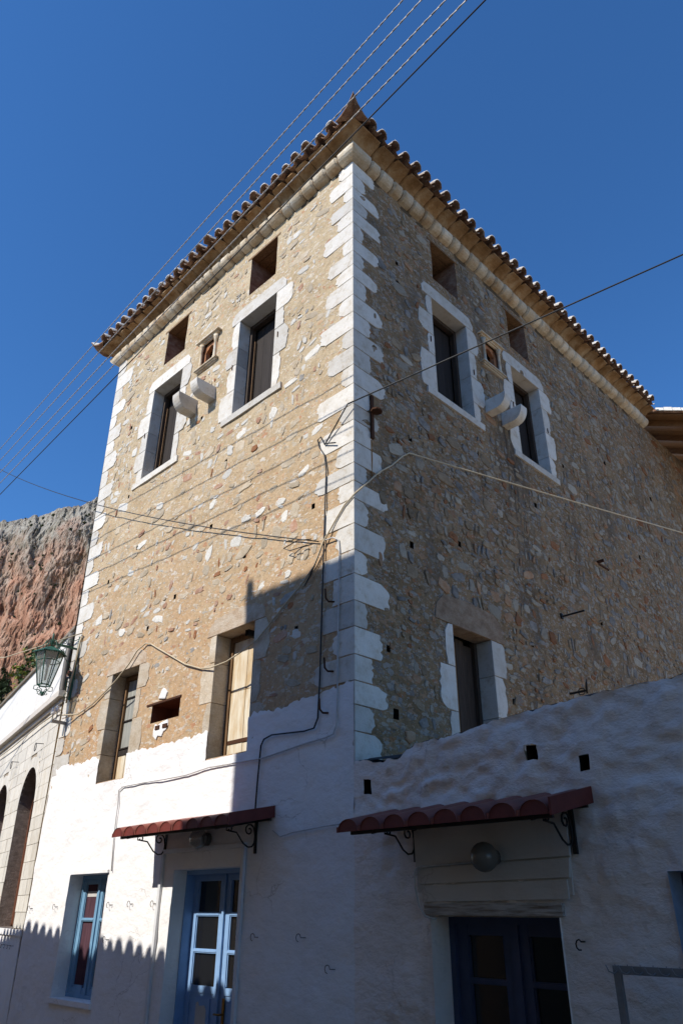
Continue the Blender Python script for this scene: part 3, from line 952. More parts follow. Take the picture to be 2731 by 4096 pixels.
part("iron_hook", mb, M_IRON, TOWER)['label'] = "ornate wrought iron bracket"
for a, b in ((-4.52, 1.68), (-4.0, 1.69), (-3.45, 1.69), (-4.5, 1.28), (-1.43, 1.37), (-0.71, 1.38), (-0.29, 1.13), (-6.89, 1.64), (-6.07, 1.66)):
    pts = [(a + .03, .01, b), (a + .02, -.04, b)] + [(a - .035 + .035 * math.cos(t), -.055, b + .035 * math.sin(t)) for t in [i * math.pi / 4 for i in range(0, 7)]]
    iron(pts, .0038, None, M_IRON)

# ---- rubble stones
PROTO = []
for i in range(24):
    mb = MB()
    poly = blob_poly(1, 1, random.choice((7, 9, 11)))
    mb.prism(poly, lambda u, z_, o: Vector((u, z_, o)), -0.02, 0.006, 0.16, 0.007)
    PROTO.append((mb.mesh("stone_shape", M_WHITE), poly))

def pack(u0, u1, z0, z1, holes, rows, keepf, wr, density):
    out = []
    z = z0
    while z < z1:
        h = rows[0] + (rows[1] - rows[0]) * R() ** 1.5
        u = u0 + U(0, .2)
        while u < u1:
            wd = min(wr[1], max(wr[0], random.gammavariate(1.7, (wr[0] + wr[1]) * .2)))
            wd = min(wd, 2.3 * h)
            hh = h * U(.7, 1.05)
            uc, zc = u + wd / 2, z + h / 2 + U(-.03, .03)
            ok = R() < density(uc, zc) and keepf(uc, zc, wd) and not any(a - .30 < uc + wd / 2 and uc - wd / 2 < b + .30 and c - .16 < zc + hh / 2 and zc - hh / 2 < d + .36 for a, b, c, d in holes)
            if ok:
                out.append((uc, zc, wd * .95, hh))
            u += wd + U(.01, .06)
        z += h + U(.0, .03)
    return out
BIGL = LW + LL + [SLOT, LNICHE]
BIGR = RW + RL + [RNICHE]
def keepL(u, z, wd):
    if z < wash_top(u) + .16 or z > 12.5: return False
    if u + wd / 2 > -.45 or u - wd / 2 < -7.0: return False
    if u + wd / 2 > -.85 and R() < .6: return False
    return not any(a - .06 < u + wd / 2 and u - wd / 2 < b + .06 and c - .1 < z < d + .1 for a, b, c, d in LS)
def keepR(u, z, wd):
    if z < 2.9 or z > 12.5 or u - wd / 2 < .42: return False
    if u - wd / 2 < .8 and R() < .5: return False
    return not any(a - .06 < u + wd / 2 and u - wd / 2 < b + .06 and c - .1 < z < d + .1 for a, b, c, d in RS)
SL = pack(-7.0, -.4, 3.8, 12.5, BIGL, (.07, .24), keepL, (.05, .46), lambda u, z: .5 + .3 * nz(u * .6, z * .6, 5) + (.12 if z > 8.3 else -.06))
SR = pack(.4, 13.4, 2.9, 12.5, BIGR, (.065, .25), keepR, (.05, .42), lambda u, z: .66 + .3 * nz(u * .5, z * .5, 8))
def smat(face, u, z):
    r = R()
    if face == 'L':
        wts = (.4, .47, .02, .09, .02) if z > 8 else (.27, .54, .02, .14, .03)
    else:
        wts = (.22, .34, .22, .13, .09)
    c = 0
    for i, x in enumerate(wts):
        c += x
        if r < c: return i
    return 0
allst = [('L', s) for s in SL] + [('R', s) for s in SR]
def shown(t):
    f, (u, z, a, b) = t
    p = LM(u, z, 0) if f == 'L' else RM(u, z, 0)
    v = p - EYE
    return -(a * b) * abs(v.y if f == 'L' else v.x) / v.length ** 3
allst.sort(key=shown)
BL = Matrix(((1, 0, 0, 0), (0, 0, -1, 0), (0, 1, 0, 0), (0, 0, 0, 1)))
BR = Matrix(((0, 0, 1, 0), (1, 0, 0, 0), (0, 1, 0, 0), (0, 0, 0, 1)))
stuffL, stuffR = MB(), MB()
for i, (f, (u, z, a, b)) in enumerate(allst):
    me, poly = random.choice(PROTO)
    mi = smat(f, u, z)
    rot = U(-.38, .38)
    th = U(.25, .95) if f == 'L' else U(.4, 1.5)
    if i < 300:
        p = LM(u, z, 0) if f == 'L' else RM(u, z, 0)
        mw = Matrix.Translation(p) @ (BL if f == 'L' else BR) @ Matrix.Rotation(rot, 4, 'Z') @ Matrix.Diagonal((a, b, th, 1))
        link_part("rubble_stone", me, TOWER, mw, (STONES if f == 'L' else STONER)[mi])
    else:
        mf = LM if f == 'L' else RM
        cr, sr = math.cos(rot), math.sin(rot)
        pp = [(u + a * x * cr - b * y * sr, z + a * x * sr + b * y * cr) for x, y in poly]
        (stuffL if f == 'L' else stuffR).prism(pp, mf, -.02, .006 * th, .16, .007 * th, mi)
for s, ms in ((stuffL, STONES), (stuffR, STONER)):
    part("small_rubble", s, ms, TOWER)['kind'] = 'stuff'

# ---- cornice: roll moulding, cove, tiles
ROLL = [(0.0, 12.685)] + [(0.03 + .15 * math.cos(t), 12.83 + .14 * math.sin(t)) for t in [math.radians(a) for a in range(-90, 91, 20)]] + [(0.0, 12.975)]
COVE = [(0.0, 12.978), (.115, 12.978)] + [(.365 - .25 * math.cos(t), 12.985 + .12 * math.sin(t)) for t in [math.radians(a) for a in range(0, 91, 15)]] + [(.372, 13.108), (.372, 13.128), (0.0, 13.128)]
def run(prof, fmap, a0, a1, mit0, mit1, step, name, mt, gap=.008, jit=.06):
    n = max(1, int(round((a1 - a0) / step)))
    cuts = [a0] + sorted(a0 + (a1 - a0) * (i + U(-.18, .18)) / n for i in range(1, n)) + [a1]
    for i in range(n):
        s = 1 + U(-jit, jit)
        mb = MB()
        zm = (prof[0][1] + prof[-1][1]) / 2
        rings = []
        for e, (cu, mt_, sg, last) in enumerate(((cuts[i], mit0, 1, i == 0), (cuts[i + 1], mit1, -1, i == n - 1))):
            two = []
            for dd, sh in ((gap, .74), (gap + .035, 1.0)):
                if last and mt_:
                    two.append([fmap(cu - sg * mt_ * p * s + (0 if sh < 1 else sg * .001), z_, p * s) for p, z_ in prof])
                else:
                    two.append([fmap(cu + sg * dd, zm + (z_ - zm) * (sh + .05 if sh < 1 else 1), p * s * sh) for p, z_ in prof])
            rings += two if e == 0 else two[::-1]
        k = len(prof)
        vs = [v for r_ in rings for v in r_]
        fs = [tuple(range(k - 1, -1, -1)), tuple(range(3 * k, 4 * k))]
        for q in range(3):
            fs += [(q * k + j, q * k + (j + 1) % k, (q + 1) * k + (j + 1) % k, (q + 1) * k + j) for j in range(k)]
        mb.add(vs, fs, 0, False)
        part(name, mb, mt, TOWER)
def LC(u, z, o): return Vector((u, -o, z))
def SCM(u, z, o): return Vector((-7.45 - o, u, z))
run(ROLL, LC, -7.45, 0, 1, 1, .29, "roll_stone", M_ROLL)
run(ROLL, RM, 0, 10.88, 1, 0, .29, "roll_stone", M_ROLL)
run(ROLL, SCM, 0, 3.0, 1, 0, .5, "roll_stone", M_ROLL)
run(COVE, LC, -7.45, 0, 1, 1, .36, "cove_stone", M_CORN, .004, .02)
run(COVE, RM, 0, 10.88, 1, 0, .36, "cove_stone", M_CORN, .004, .02)
run(COVE, SCM, 0, 3.0, 1, 0, .5, "cove_stone", M_CORN, .004, .02)
mb = MB()
mb.box((-7.44, .002, 12.6), (-.002, .3, 13.1))
mb.box((-.3, .3, 12.6), (-.002, 10.8, 13.1))
part("cornice_core", mb, M_DARKJ, TOWER)
SLP = math.tan(math.radians(20))
EP, EZ = .49, 13.155
mb = MB()
def rp(x, y, d): return (x, y, 13.165 + d * SLP)
x0, x1, y0, y1 = -7.45 - .30, .30, -.30, 10.95
hw = (x1 - x0) / 2
mb.add([rp(x0, y0, 0), rp(x1, y0, 0), rp(x1, y1, 0), rp(x0, y1, 0), rp(x0 + hw, y0 + hw, hw), rp(x0 + hw, y1, hw)],
       [(0, 1, 4), (1, 2, 5, 4), (3, 0, 4, 5), (2, 3, 5), (0, 3, 2, 1)])
part("roof", mb, M_TILE, TOWER)
def shell(r0, r1, L, up=True, t=.014, k=8, lime=False):
    mb = MB()
    vs = []
    for (y, r) in ((0, r0), (L, r1)):
        for rr in (r, r - t):
            for j in range(k + 1):
                a = math.pi * j / k
                vs.append((rr * math.cos(a), y, (rr * math.sin(a)) * (1 if up else -1)))
    n = k + 1
    fs = []
    for j in range(k):
        fs += [(j, j + 1, 2 * n + j + 1, 2 * n + j), (n + j, 3 * n + j, 3 * n + j + 1, n + j + 1), (j, n + j, n + j + 1, j + 1)]
    fs += [(0, 2 * n, 3 * n, n), (k, n + k, 3 * n + k, 2 * n + k)]
    mb.add(vs, fs, 0, False)
    if lime:   # lime mortar lump on the crown of the tile end
        va = []
        for y, dr in ((-.006, -.002), (.0, .016), (.07, .018), (.15, .001)):
            for j in range(6):
                a = math.pi * (.24 + .52 * j / 5)
                rr = r0 + dr * (1 if 0 < j < 5 else 0.05)
                va.append((rr * math.cos(a), y, rr * math.sin(a)))
        mb.add(va, [(q * 6 + j, q * 6 + j + 1, q * 6 + j + 7, q * 6 + j + 6) for q in range(3) for j in range(5)], 1, True)
    return mb
M_LIME = plain("lime_mortar_cap", (0.66, 0.63, 0.57), .95, .1, scale=14, var=.45, bump=.6)
ME_COVER = shell(.104, .095, .5, lime=True).mesh("cover_tile", [M_TILE, M_LIME])
ME_CHAN = shell(.095, .085, .5, False).mesh("channel_tile", M_TILE)
def rot_in(dirv):
    """local +Y runs up the slope along dirv"""
    d = Vector((dirv[0], dirv[1], SLP)).normalized()
    xx = Vector((d.y, -d.x, 0)).normalized()
    zz = xx.cross(d)
    return Matrix(((xx.x, d.x, zz.x, 0), (xx.y, d.y, zz.y, 0), (xx.z, d.z, zz.z, 0), (0, 0, 0, 1)))
def tiles(n, pos, dirv, root):
    B = rot_in(dirv)
    for i in range(n):
        for cov in (0, 1):
            p = pos(i + (.5 if not cov else 0))
            p = p + Vector((U(-.01, .01), U(-.01, .01), U(-.008, .012)))
            p = p + Vector((dirv[0], dirv[1], 0)) * U(-.03, .03)
            if not cov:
                p += Vector((dirv[0], dirv[1], 0)) * .02 + Vector((0, 0, .012))
            else:
                p += Vector((0, 0, .006))
            mw = Matrix.Translation(p) @ B @ Matrix.Rotation(U(-.05, .05), 4, 'Z') @ Matrix.Rotation(U(-.08, .08), 4, 'Y') @ Matrix.Scale(U(.93, 1.06), 4) @ Matrix.Diagonal((1, 1, 1 if cov else .68, 1))
            link_part("roof_tile", ME_COVER if cov else ME_CHAN, root, mw)
tiles(27, lambda i: Vector((-7.45 + i * .284, -EP, EZ)), (0, 1), TOWER)
tiles(38, lambda i: Vector((EP, -.01 + i * .284, EZ)), (-1, 0), TOWER)
def hip_tip(cx, sx):
    """upturned pointed tile at a hip corner; sx = outward x direction"""
    def P(p, q, z_): return Vector((cx + sx * p, -q, z_))
    mb = MB()
    top = [P(.08, .49, 13.16), P(.24, .51, 13.15), P(.41, .53, 13.22), P(.555, .555, 13.37), P(.53, .41, 13.22), P(.51, .24, 13.15), P(.49, .08, 13.16)]
    low = [v - Vector((0, 0, .03)) for v in top]
    inn = [P(.0, .2, 13.29), P(.2, .0, 13.29), P(.15, .15, 13.34), P(.3, .3, 13.33)]
    li = P(.32, .32, 13.12)
    vs = top + low + inn + [li]
    fs = [(0, 1, 14), (1, 2, 17, 16, 14), (2, 3, 17), (3, 4, 17), (4, 5, 15, 16, 17), (5, 6, 15)]
    fs += [(i, i + 1, 8 + i, 7 + i) for i in range(6)] + [(7 + i, 8 + i, 18) for i in range(6)]
    mb.add(vs, fs)
    part("hip_tile", mb, M_TILE, TOWER)
hip_tip(0.0, 1)
hip_tip(-7.45, -1)

# ---- whitewashed base of the sunlit face
def wash_z(u, z):
    if z <= 3.3:
        return 0.0
    t = wash_top(u) + .05 * fbm(u * 2.7, 1, 2) + .04 * nz(u * 13, 2, 4) + .022 * nz(u * 31, 5, 1)
    return (z - 3.3) * ((t - 3.3) / .75 - 1)
WH = [DOOR, BWIN] + LL
washd = lambda u, z: .016 + .012 * fbm(u * 2.4, z * 2.6, 1.5, 4)
mb = grid_wall(LM, -7.45, -0.004, -0.4, 4.05, 0.035, WH, washd, None, True, wash_z)
part("whitewash", mb, M_WASH, TOWER)
mb = MB()
mb.box((-7.4, .06, -.4), (DOOR[0] - .02, .1, .5)).box((DOOR[1] + .02, .06, -.4), (0, .1, 3.3))
part("wall_core", mb, M_WASH, TOWER)

# door and blue window in the base
mb = MB()
reveal(mb, LM, DOOR, .175, .02, back=False, sides='LRT')
dr = part("door", mb, M_WASH, TOWER)
dr['label'] = "pale blue glazed double door"
u0, u1, z0, z1 = DOOR
mb = MB()
fbox(mb, LM, u0 - .05, u0 + .012, z0, z1, -.42, -.176)
fbox(mb, LM, u1 - .012, u1 + .05, z0, z1, -.42, -.176)
fbox(mb, LM, u0 + .012, u1 - .012, z1 - .05, z1 + .03, -.42, -.176)
sub("door_frame", mb, M_BLUE, dr)
def leaf(parent, f, a, b, z0, z1, o, mt, panes, lower, glass, st=.085, name="door_leaf"):
    mb = MB()
    fbox(mb, f, a, a + st, z0, z1, o - .045, o)
    fbox(mb, f, b - st, b, z0, z1, o - .045, o)
    edges = [z0, lower] + panes
    for z_ in panes[:-1]:
        fbox(mb, f, a + st, b - st, z_ - .022, z_ + .022, o - .04, o - .004)
        fbox(mb, f, a + st, b - st, z_ - .010, z_ + .010, o - .03, o + .004)
    fbox(mb, f, a + st, b - st, panes[-1], z1, o - .04, o - .003)
    fbox(mb, f, a + st, b - st, z0, lower - .0, o - .04, o - .012)
    fbox(mb, f, a + st + .05, b - st - .05, z0 + .1, lower - .12, o - .012, o + .006)
    fbox(mb, f, a + st, b - st, lower - .07, lower, o - .012, o - .002)
    # slim beads round the panes
    zs_ = [lower] + panes
    for za, zb in zip(zs_, zs_[1:]):
        fbox(mb, f, a + st, a + st + .014, za + .012, zb - .012, o - .03, o - .012)
        fbox(mb, f, b - st - .014, b - st, za + .012, zb - .012, o - .03, o - .012)
    sub(name, mb, mt, parent)
    for za, zb in zip(zs_, zs_[1:]):
        mb = MB()
        fbox(mb, f, a + st - .003, b - st + .003, za - .003, zb + .003, o - .034, o - .028)
        sub("pane", mb, glass, parent)
leaf(dr, LM, -3.10, -2.47, z0, 2.01, -.30, M_BLUE, [1.195, 1.58, 1.94], .845, M_GLASSD)
leaf(dr, LM, -2.44, -1.755, z0, 2.01, -.305, M_BLUE, [1.195, 1.58, 1.94], .845, M_GLASSD)
mb = MB()
fbox(mb, LM, -2.475, -2.435, z0, 2.0, -.3, -.275)
sub("door_stop", mb, M_BLUE, dr)
mb = MB()
fbox(mb, LM, -2.36, -2.32, .45, .75, -.295, -.285)
mb.tube([(-2.34, .285, .6), (-2.34, .23, .6), (-2.42, .225, .6)], .011, 6)
sub("handle", mb, M_BRASS, dr)
mb = MB()
mb.prism([(-2.86, .42), (-2.66, .42), (-2.66, .62), (-2.70, .66), (-2.8, .65), (-2.82, .69), (-2.86, .68)], LM, -.296, -.291)
sub("paper_scrap", mb, M_PAPER, dr)
mb = MB()
mb.box((-3.3, .75, -.4), (-1.5, .8, 2.3))
sub("room_back", mb, M_HOLE, dr)

mb = MB()
reveal(mb, LM, BWIN, .2, .02, back=False)
bw = part("window", mb, M_WASH, TOWER)
bw['label'] = "narrow blue casement window in the whitewash"
u0, u1, z0, z1 = BWIN
mb = MB()
fbox(mb, LM, u0 + .003, u0 + .045, z0, z1, -.26, -.19)
fbox(mb, LM, u1 - .045, u1 - .003, z0, z1, -.26, -.19)
fbox(mb, LM, u0 + .045, u1 - .045, z1 - .05, z1 - .003, -.26, -.19)
fbox(mb, LM, u0 + .045, u1 - .045, z0 + .003, z0 + .05, -.26, -.19)
fbox(mb, LM, -5.29, -5.255, z0 + .05, z1 - .05, -.22, -.18)
sub("window_frame", mb, M_BLUEW, bw)
leaf(bw, LM, u0 + .047, -5.275, z0 + .052, z1 - .052, -.2, M_BLUEW, [1.50, z1 - .12], z0 + .12, M_CURT, .08, "casement")
leaf(bw, LM, -5.265, u1 - .047, z0 + .052, z1 - .052, -.2, M_BLUEW, [1.50, z1 - .12], z0 + .12, M_CURT, .08, "casement")
mb = MB()
fbox(mb, LM, -5.66, -5.37, 1.79, 1.86, -.227, -.222)
sub("paper_strip", mb, M_PAPER, bw)
mb = MB()
fbox(mb, LM, u0 - .05, u1 + .03, z0 - .06, z0 + .002, -.2, .05)
sub("window_sill", mb, M_WASH, bw)
mb = MB()
mb.prism([(u0 + .02, z1 + .005), (u1 + .02, z1 + .005), (u1 + .02, z1 + .045), (-5.2, z1 + .075), (u0 + .1, z1 + .05)], LM, .0, .05)
sub("drip_lip", mb, M_WASH, bw)

# white angle strips and cream band round the door
mb = MB()
mb.box((-3.39, -.055, .0), (-3.34, -.02, 2.25)).box((-3.39, -.056, 2.25), (-1.70, -.02, 2.30)).box((-1.75, -.057, -.2), (-1.70, -.02, 2.248))
tag(mb.build("conduit_frame", M_PIPEW), "white conduit strip framing the pale blue double door", "conduit")

# ------------------------------------------------------------------ low white house on the right
WHITE = thing("white_house", (4.5, 0, -0.4), "low lumpy whitewashed house with dark blue door, joined to the tower's foot", "house")
RD = (0.935, 2.19, -0.4, 1.575)
REDGE = (3.09, 4.3, 0.3, 1.87)
SQ = [(.13, .235, 2.67, 2.84), (2.05, 2.16, 2.755, 2.885), (2.53, 2.63, 2.61, 2.735)]
def top_of(x):
    b = [(0, 2.99), (.15, 2.99), (.33, 2.94), (.62, 2.95), (.7, 3.0), (.86, 3.06), (1.3, 3.07), (1.8, 3.145), (2.5, 3.19), (3.5, 3.215), (6, 3.24), (9, 3.24)]
    for (a, za), (c, zc) in zip(b, b[1:]):
        if a <= x <= c:
            return za + (zc - za) * (x - a) / (c - a)
    return 3.2
def lump(u, z):
    k = max(0.0, min(1.0, u / .5))
    k = k * k * (3 - 2 * k)
    return washd(-.004, z) * (1 - k) + lump0(u, z) * k
def lump0(u, z):
    e = 1
    top = max(0, min(1, (z - 1.9) / .6))
    return .006 + e * ((.022 + .012 * top) * fbm(u * 1.9, z * 2.6, 6.5, 3) + .026 * (0.5 + top) * nz(u * 7, z * 10, 3) + .014 * nz(u * 15, z * 17, 1))
def zo(u, z):
    if z > 2.2:
        k = (z - 2.2) / 1.0
        return (top_of(max(0, u)) + .02 * nz(u * 9, 0, 5) + .018 * nz(u * 22, 3, 5) - 3.2) * k
    return 0
sqz = [(a, b, c + (3.2 - top_of((a + b) / 2)) * .5, d + (3.2 - top_of((a + b) / 2)) * .55) for a, b, c, d in SQ]
mb = grid_wall(HM, -.004, 9.0, -0.4, 3.2, .04, [RD, REDGE] + sqz, lump, None, True, zo)
part("wall", mb, M_WASHR, WHITE)
mb = MB()
n = 120
vs = []
for i in range(n + 1):
    u = 9.0 * i / n
    t = top_of(u)
    zz = t + .02 * nz(u * 9, 0, 5) + .018 * nz(u * 22, 3, 5)
    vs += [(u, -lump(u, 3.2), zz), (u, .12, t + .035 + .02 * nz(u * 5, 2, 1)), (u, .4, t + .01)]
fs = []
for i in range(n):
    a = i * 3
    fs += [(a, a + 3, a + 4, a + 1), (a + 1, a + 4, a + 5, a + 2)]
mb.add(vs, fs)
part("wall_top", mb, M_BITU, WHITE)
part("roof", MB().box((.02, .3, 2.75), (9, 13.3, 2.9)), M_TERR, WHITE)
mb = MB()
mb.box((.03, .5, -.4), (.1, 8, 2.75)).box((8.9, .3, -.4), (9, 8, 2.75)).box((.1, 7.9, -.4), (8.9, 8, 2.75)).box((.1, 1.6, -.4), (8.9, 1.65, 2.75))
part("back_wall", mb, M_ROOM, WHITE)
for h in sqz:
    part("wall_hole", reveal(MB(), lambda u, z, o: HM(u, z + zo(u, z), o), h, .3, .0), M_HOLE, WHITE)
# little upstand of membrane in the notch by the tower corner
mb = MB()
mb.add([(.16, -.01, 2.985), (.62, -.01, 2.955), (.62, .2, 3.03), (.02, .2, 3.05)], [(0, 1, 2, 3)])
part("membrane_flap", mb, M_BITU, WHITE)
# recessed boards and beam over the door
mb = MB()
mb.prism([(.80, 1.70), (2.33, 1.73), (2.36, 2.34), (.79, 2.28)], HM, -.02, .024)
mb.prism([(.86, 1.69), (2.30, 1.70), (2.30, 1.835), (.86, 1.815)], HM, .024, .040)
mb.prism([(.83, 1.83), (2.33, 1.85), (2.35, 1.985), (.83, 1.955)], HM, .024, .048)
mb.prism([(.81, 1.968), (2.36, 2.0), (2.37, 2.33), (.80, 2.27)], HM, .024, .055)
part("door_panel", mb, M_CREAMP, WHITE)['label'] = "plastered boards above the door"
mb = MB()
fbox(mb, HM, .88, 2.235, 1.585, 1.675, -.1, .05)
part("door_lintel", mb, plain("wood_white_cracked", (0.6, 0.56, 0.5), 0.85, 0.1, scale=3, stretch=(1.2, 8, 14), bump=0.9, dark=(0.2, 0.14, 0.09)), WHITE)['label'] = "cracked white painted timber beam"
mb = MB()
reveal(mb, HM, RD, .22, .03, back=False, sides='LRT')
dr2 = part("door", mb, M_WASHR, WHITE)
dr2['label'] = "dark blue double door"
mb = MB()
fbox(mb, HM, .9, .99, -.4, 1.6, -.34, -.221)
fbox(mb, HM, .99, 2.3, 1.52, 1.6, -.34, -.221)
sub("door_frame", mb, M_BLUED, dr2)
leaf(dr2, HM, .985, 1.585, -.4, 1.53, -.26, M_BLUED, [1.10, 1.435], .62, M_GLASSD, .115)
leaf(dr2, HM, 1.60, 2.24, -.4, 1.53, -.262, M_BLUED, [1.10, 1.435], .62, M_GLASSD, .115)
mb = MB()
fbox(mb, HM, 1.555, 1.63, -.4, 1.52, -.262, -.235)
sub("door_stop", mb, M_BLUED, dr2)
mb = MB()
reveal(mb, HM, REDGE, .25, .02, back=False)
win2 = part("window", mb, plain("paint_blue_reveal", (0.3, 0.36, 0.45), .9, .1), WHITE)
mb = MB()
fbox(mb, HM, REDGE[0], REDGE[0] + .1, .3, 1.87, -.3, -.2)
fbox(mb, HM, REDGE[0] + .1, 4.3, 1.8, 1.87, -.3, -.2)
sub("window_frame", mb, M_BLUED, win2)
mb = MB()
fbox(mb, HM, REDGE[0] + .1, 4.3, .3, 1.8, -.28, -.26)
sub("pane", mb, M_GLASSD, win2)
pts = [(2.36, .02, 1.42), (2.36, -.05, 1.42)] + [(2.35 + .03 * math.cos(t), -.06, 1.40 + .035 * math.sin(t)) for t in [math.pi / 2 + i * .7 for i in range(6)]]
part("iron_hook", MB().tube(pts, .006, 5), M_IRON, WHITE)

# ------------------------------------------------------------------ awnings
def awning(name, label, x0, x1, yf, zf, zw, n, grp, bx):
    A = thing(name, ((x0 + x1) / 2, 0, zw), label, "awning", grp)
    sl = (zw - zf) / yf
    H = .11
    def at(x, y, dz=0): return Vector((x, -y, zf + (yf - y) * sl + dz))
    mb = MB()
    mb.add([at(x0, .02, -.035), at(x1, .02, -.035), at(x1, yf, -.035), at(x0, yf, -.035), at(x0, .02, -.05), at(x1, .02, -.05), at(x1, yf, -.05), at(x0, yf, -.05)],
           [(0, 1, 2, 3), (7, 6, 5, 4), (3, 2, 6, 7), (0, 3, 7, 4), (1, 5, 6, 2)])
    part("sheet", mb, M_RED, A)
    p = (x1 - x0) / n
    for i in range(n):
        a = x0 + i * p + .012
        b = a + p - .03
        r = (b - a) / 2
        k = 9
        mb = MB()
        arc = []
        for j in range(k + 1):
            t = math.pi * j / k
            arc.append(((a + b) / 2 - r * math.cos(t), -.05 + H * .98 * math.sin(t) ** .8 if 0 < j < k else -.05))
        vs = [at(x, .02, d) for x, d in arc] + [at(x, yf + .012, d) for x, d in arc]
        mb.add(vs, [(j, j + 1, k + 2 + j, k + 1 + j) for j in range(k)], 0, True)
        vs2 = [at(x, yf + .004, d) for x, d in arc]
        mb.add(vs2, [tuple(range(k + 1))], 1)
        part("tile_row", mb, [M_RED, M_REDD], A)
    for j in range(n + 1):
        part("valley_edge", MB().box((x0 + j * p - .012, -yf - .003, zf - .05), (x0 + j * p + .012, -yf + .01, zf - .005)), M_RED, A)
    mb = MB()
    mb.add([at(x1 - .005, .01, -.06), at(x1 - .005, yf + .015, -.06), at(x1 - .005, yf + .015, .065), at(x1 - .005, .01, .065),
            at(x1 + .015, .01, -.06), at(x1 + .015, yf + .015, -.06), at(x1 + .015, yf + .015, .065), at(x1 + .015, .01, .065)],
           [(0, 1, 2, 3), (7, 6, 5, 4), (0, 4, 5, 1), (1, 5, 6, 2), (2, 6, 7, 3)])
    part("end_flashing", mb, M_REDD, A)
    mb = MB()
    for y in (.05, yf - .06):
        c = at(0, y, -.085)
        mb.box((x0 + .12, c.y - .015, c.z - .0), (x1 - .02, c.y + .015, c.z + .03))
    for x in bx:
        mb.add([at(x - .012, .0, -.09), at(x + .012, .0, -.09), at(x + .012, yf - .04, -.09), at(x - .012, yf - .04, -.09), at(x - .012, .0, -.055), at(x + .012, .0, -.055), at(x + .012, yf - .04, -.055), at(x - .012, yf - .04, -.055)],
               [(0, 3, 2, 1), (4, 5, 6, 7), (0, 4, 7, 3), (1, 2, 6, 5), (2, 3, 7, 6), (0, 1, 5, 4)])
    part("support_frame", mb, M_IRON, A)
    for x in bx:
        zt = zw - .09
        mb = MB()
        mb.box((x - .018, -.035, zt - .33), (x + .018, -.008, zt))
        pts = []
        cy, cz = .40, zt - .10
        for i in range(11):
            t = math.radians(-20 - 38 * i + 380)
            r = .012 + .036 * i / 10
            pts.append((x, -(cy + r * math.cos(t)), cz + r * math.sin(t)))
        pts += [(x, -.30, zt - .13), (x, -.2, zt - .235), (x, -.13, zt - .27), (x, -.075, zt - .262), (x, -.045, zt - .22), (x, -.04, zt - .15), (x, -.055, zt - .09)]
        for i in range(12):
            t = math.radians(150 - 40 * i)
            r = .068 - .052 * i / 11
            pts.append((x, -(.125 - r * math.cos(math.pi - t)), zt - .095 + r * math.sin(t)))
        mb.tube(pts, .009, 5)
        part("scroll_bracket", mb, M_IRON, A)
    return A
awning("door_awning", "small red tile sheet awning, half in sun, over the pale blue door", -3.66, -1.25, .63, 2.475, 2.60, 9, "red tile sheet awnings", (-3.36, -1.54))
awning("door_awning", "larger red tile sheet awning in full shade over the dark blue door", .40, 2.59, .65, 2.29, 2.43, 8, "red tile sheet awnings", (.79, 2.40))

# lamps under the awnings
L1 = thing("bulkhead_lamp", (-2.46, 0, 2.37), "clear round glass lamp under the half sunlit awning", "lamp")
mb = MB()
mb.lathe([(0, 0), (.075, 0), (.075, -.05), (.055, -.06)], (-2.46, -.015, 2.375), 'Y', 14)
part("lamp_base", mb, M_ZINC, L1)
mb = MB()
mb.lathe([(.06, -.06), (.1, -.09), (.118, -.14), (.1, -.2), (.06, -.235), (0, -.245)], (-2.46, -.015, 2.375), 'Y', 16)
part("lamp_glass", mb, M_BULB, L1)
L2 = thing("globe_lamp", (1.67, 0, 2.02), "opal white globe lamp on the boards above the dark blue door", "lamp")
mb = MB()
mb.lathe([(0, 0), (.06, 0), (.06, -.05), (.045, -.06)], (1.67, -.05, 2.015), 'Y', 14)
part("lamp_base", mb, M_ZINC, L2)
mb = MB()
mb.lathe([(.05, -.05)] + [(.115 * math.sin(t), -.16 + .115 * math.cos(t)) for t in [.45 + i * (math.pi - .45) / 9 for i in range(10)]], (1.67, -.05, 2.01), 'Y', 20)
part("lamp_shade", mb, M_GLOBE, L2)

# ------------------------------------------------------------------ lantern on the tower
LX, LY = -6.90, -.525
LAN = thing("wall_lantern", (LX, 0, 5.4), "green six sided iron lantern on a scrolled bracket at the tower's left edge", "lantern")
def hexp(r, z): return [(LX + r * math.cos(math.radians(60 * i + 15)), LY + r * math.sin(math.radians(60 * i + 15)), z) for i in range(6)]
top, bot = hexp(.235, 5.585), hexp(.108, 5.01)
midh = hexp(.235 - .127 * .27, 5.43)
mb = MB()
for i in range(6):
    mb.tube([top[i], bot[i]], .011, 4)
    for ring in (top, bot, midh):
        mb.tube([ring[i], ring[(i + 1) % 6]], .008 if ring is midh else .011, 4)
part("frame", mb, M_GREEN, LAN)
for i in range(6):
    mb = MB()
    mb.add([bot[i], bot[(i + 1) % 6], top[(i + 1) % 6], top[i]], [(0, 1, 2, 3)])
    part("glass_pane", mb, M_GLASS, LAN)
mb = MB()
rim, rim2, crown = hexp(.29, 5.575), hexp(.285, 5.55), hexp(.07, 5.685)
vs = rim + crown
fs = [(i, (i + 1) % 6, 6 + (i + 1) % 6, 6 + i) for i in range(6)] + [(6, 7, 8, 9, 10, 11)]
mb.add(vs, fs)
for i in range(6):
    a, b = Vector(rim[i]), Vector(rim[(i + 1) % 6])
    for k in range(7):
        p, q = a.lerp(b, k / 7), a.lerp(b, (k + 1) / 7)
        mm = (p + q) / 2 - Vector((0, 0, .028))
        mb.add([p, q, mm], [(0, 1, 2)])
part("lamp_roof", mb, M_GREEN, LAN)
mb = MB()
foot = MB()
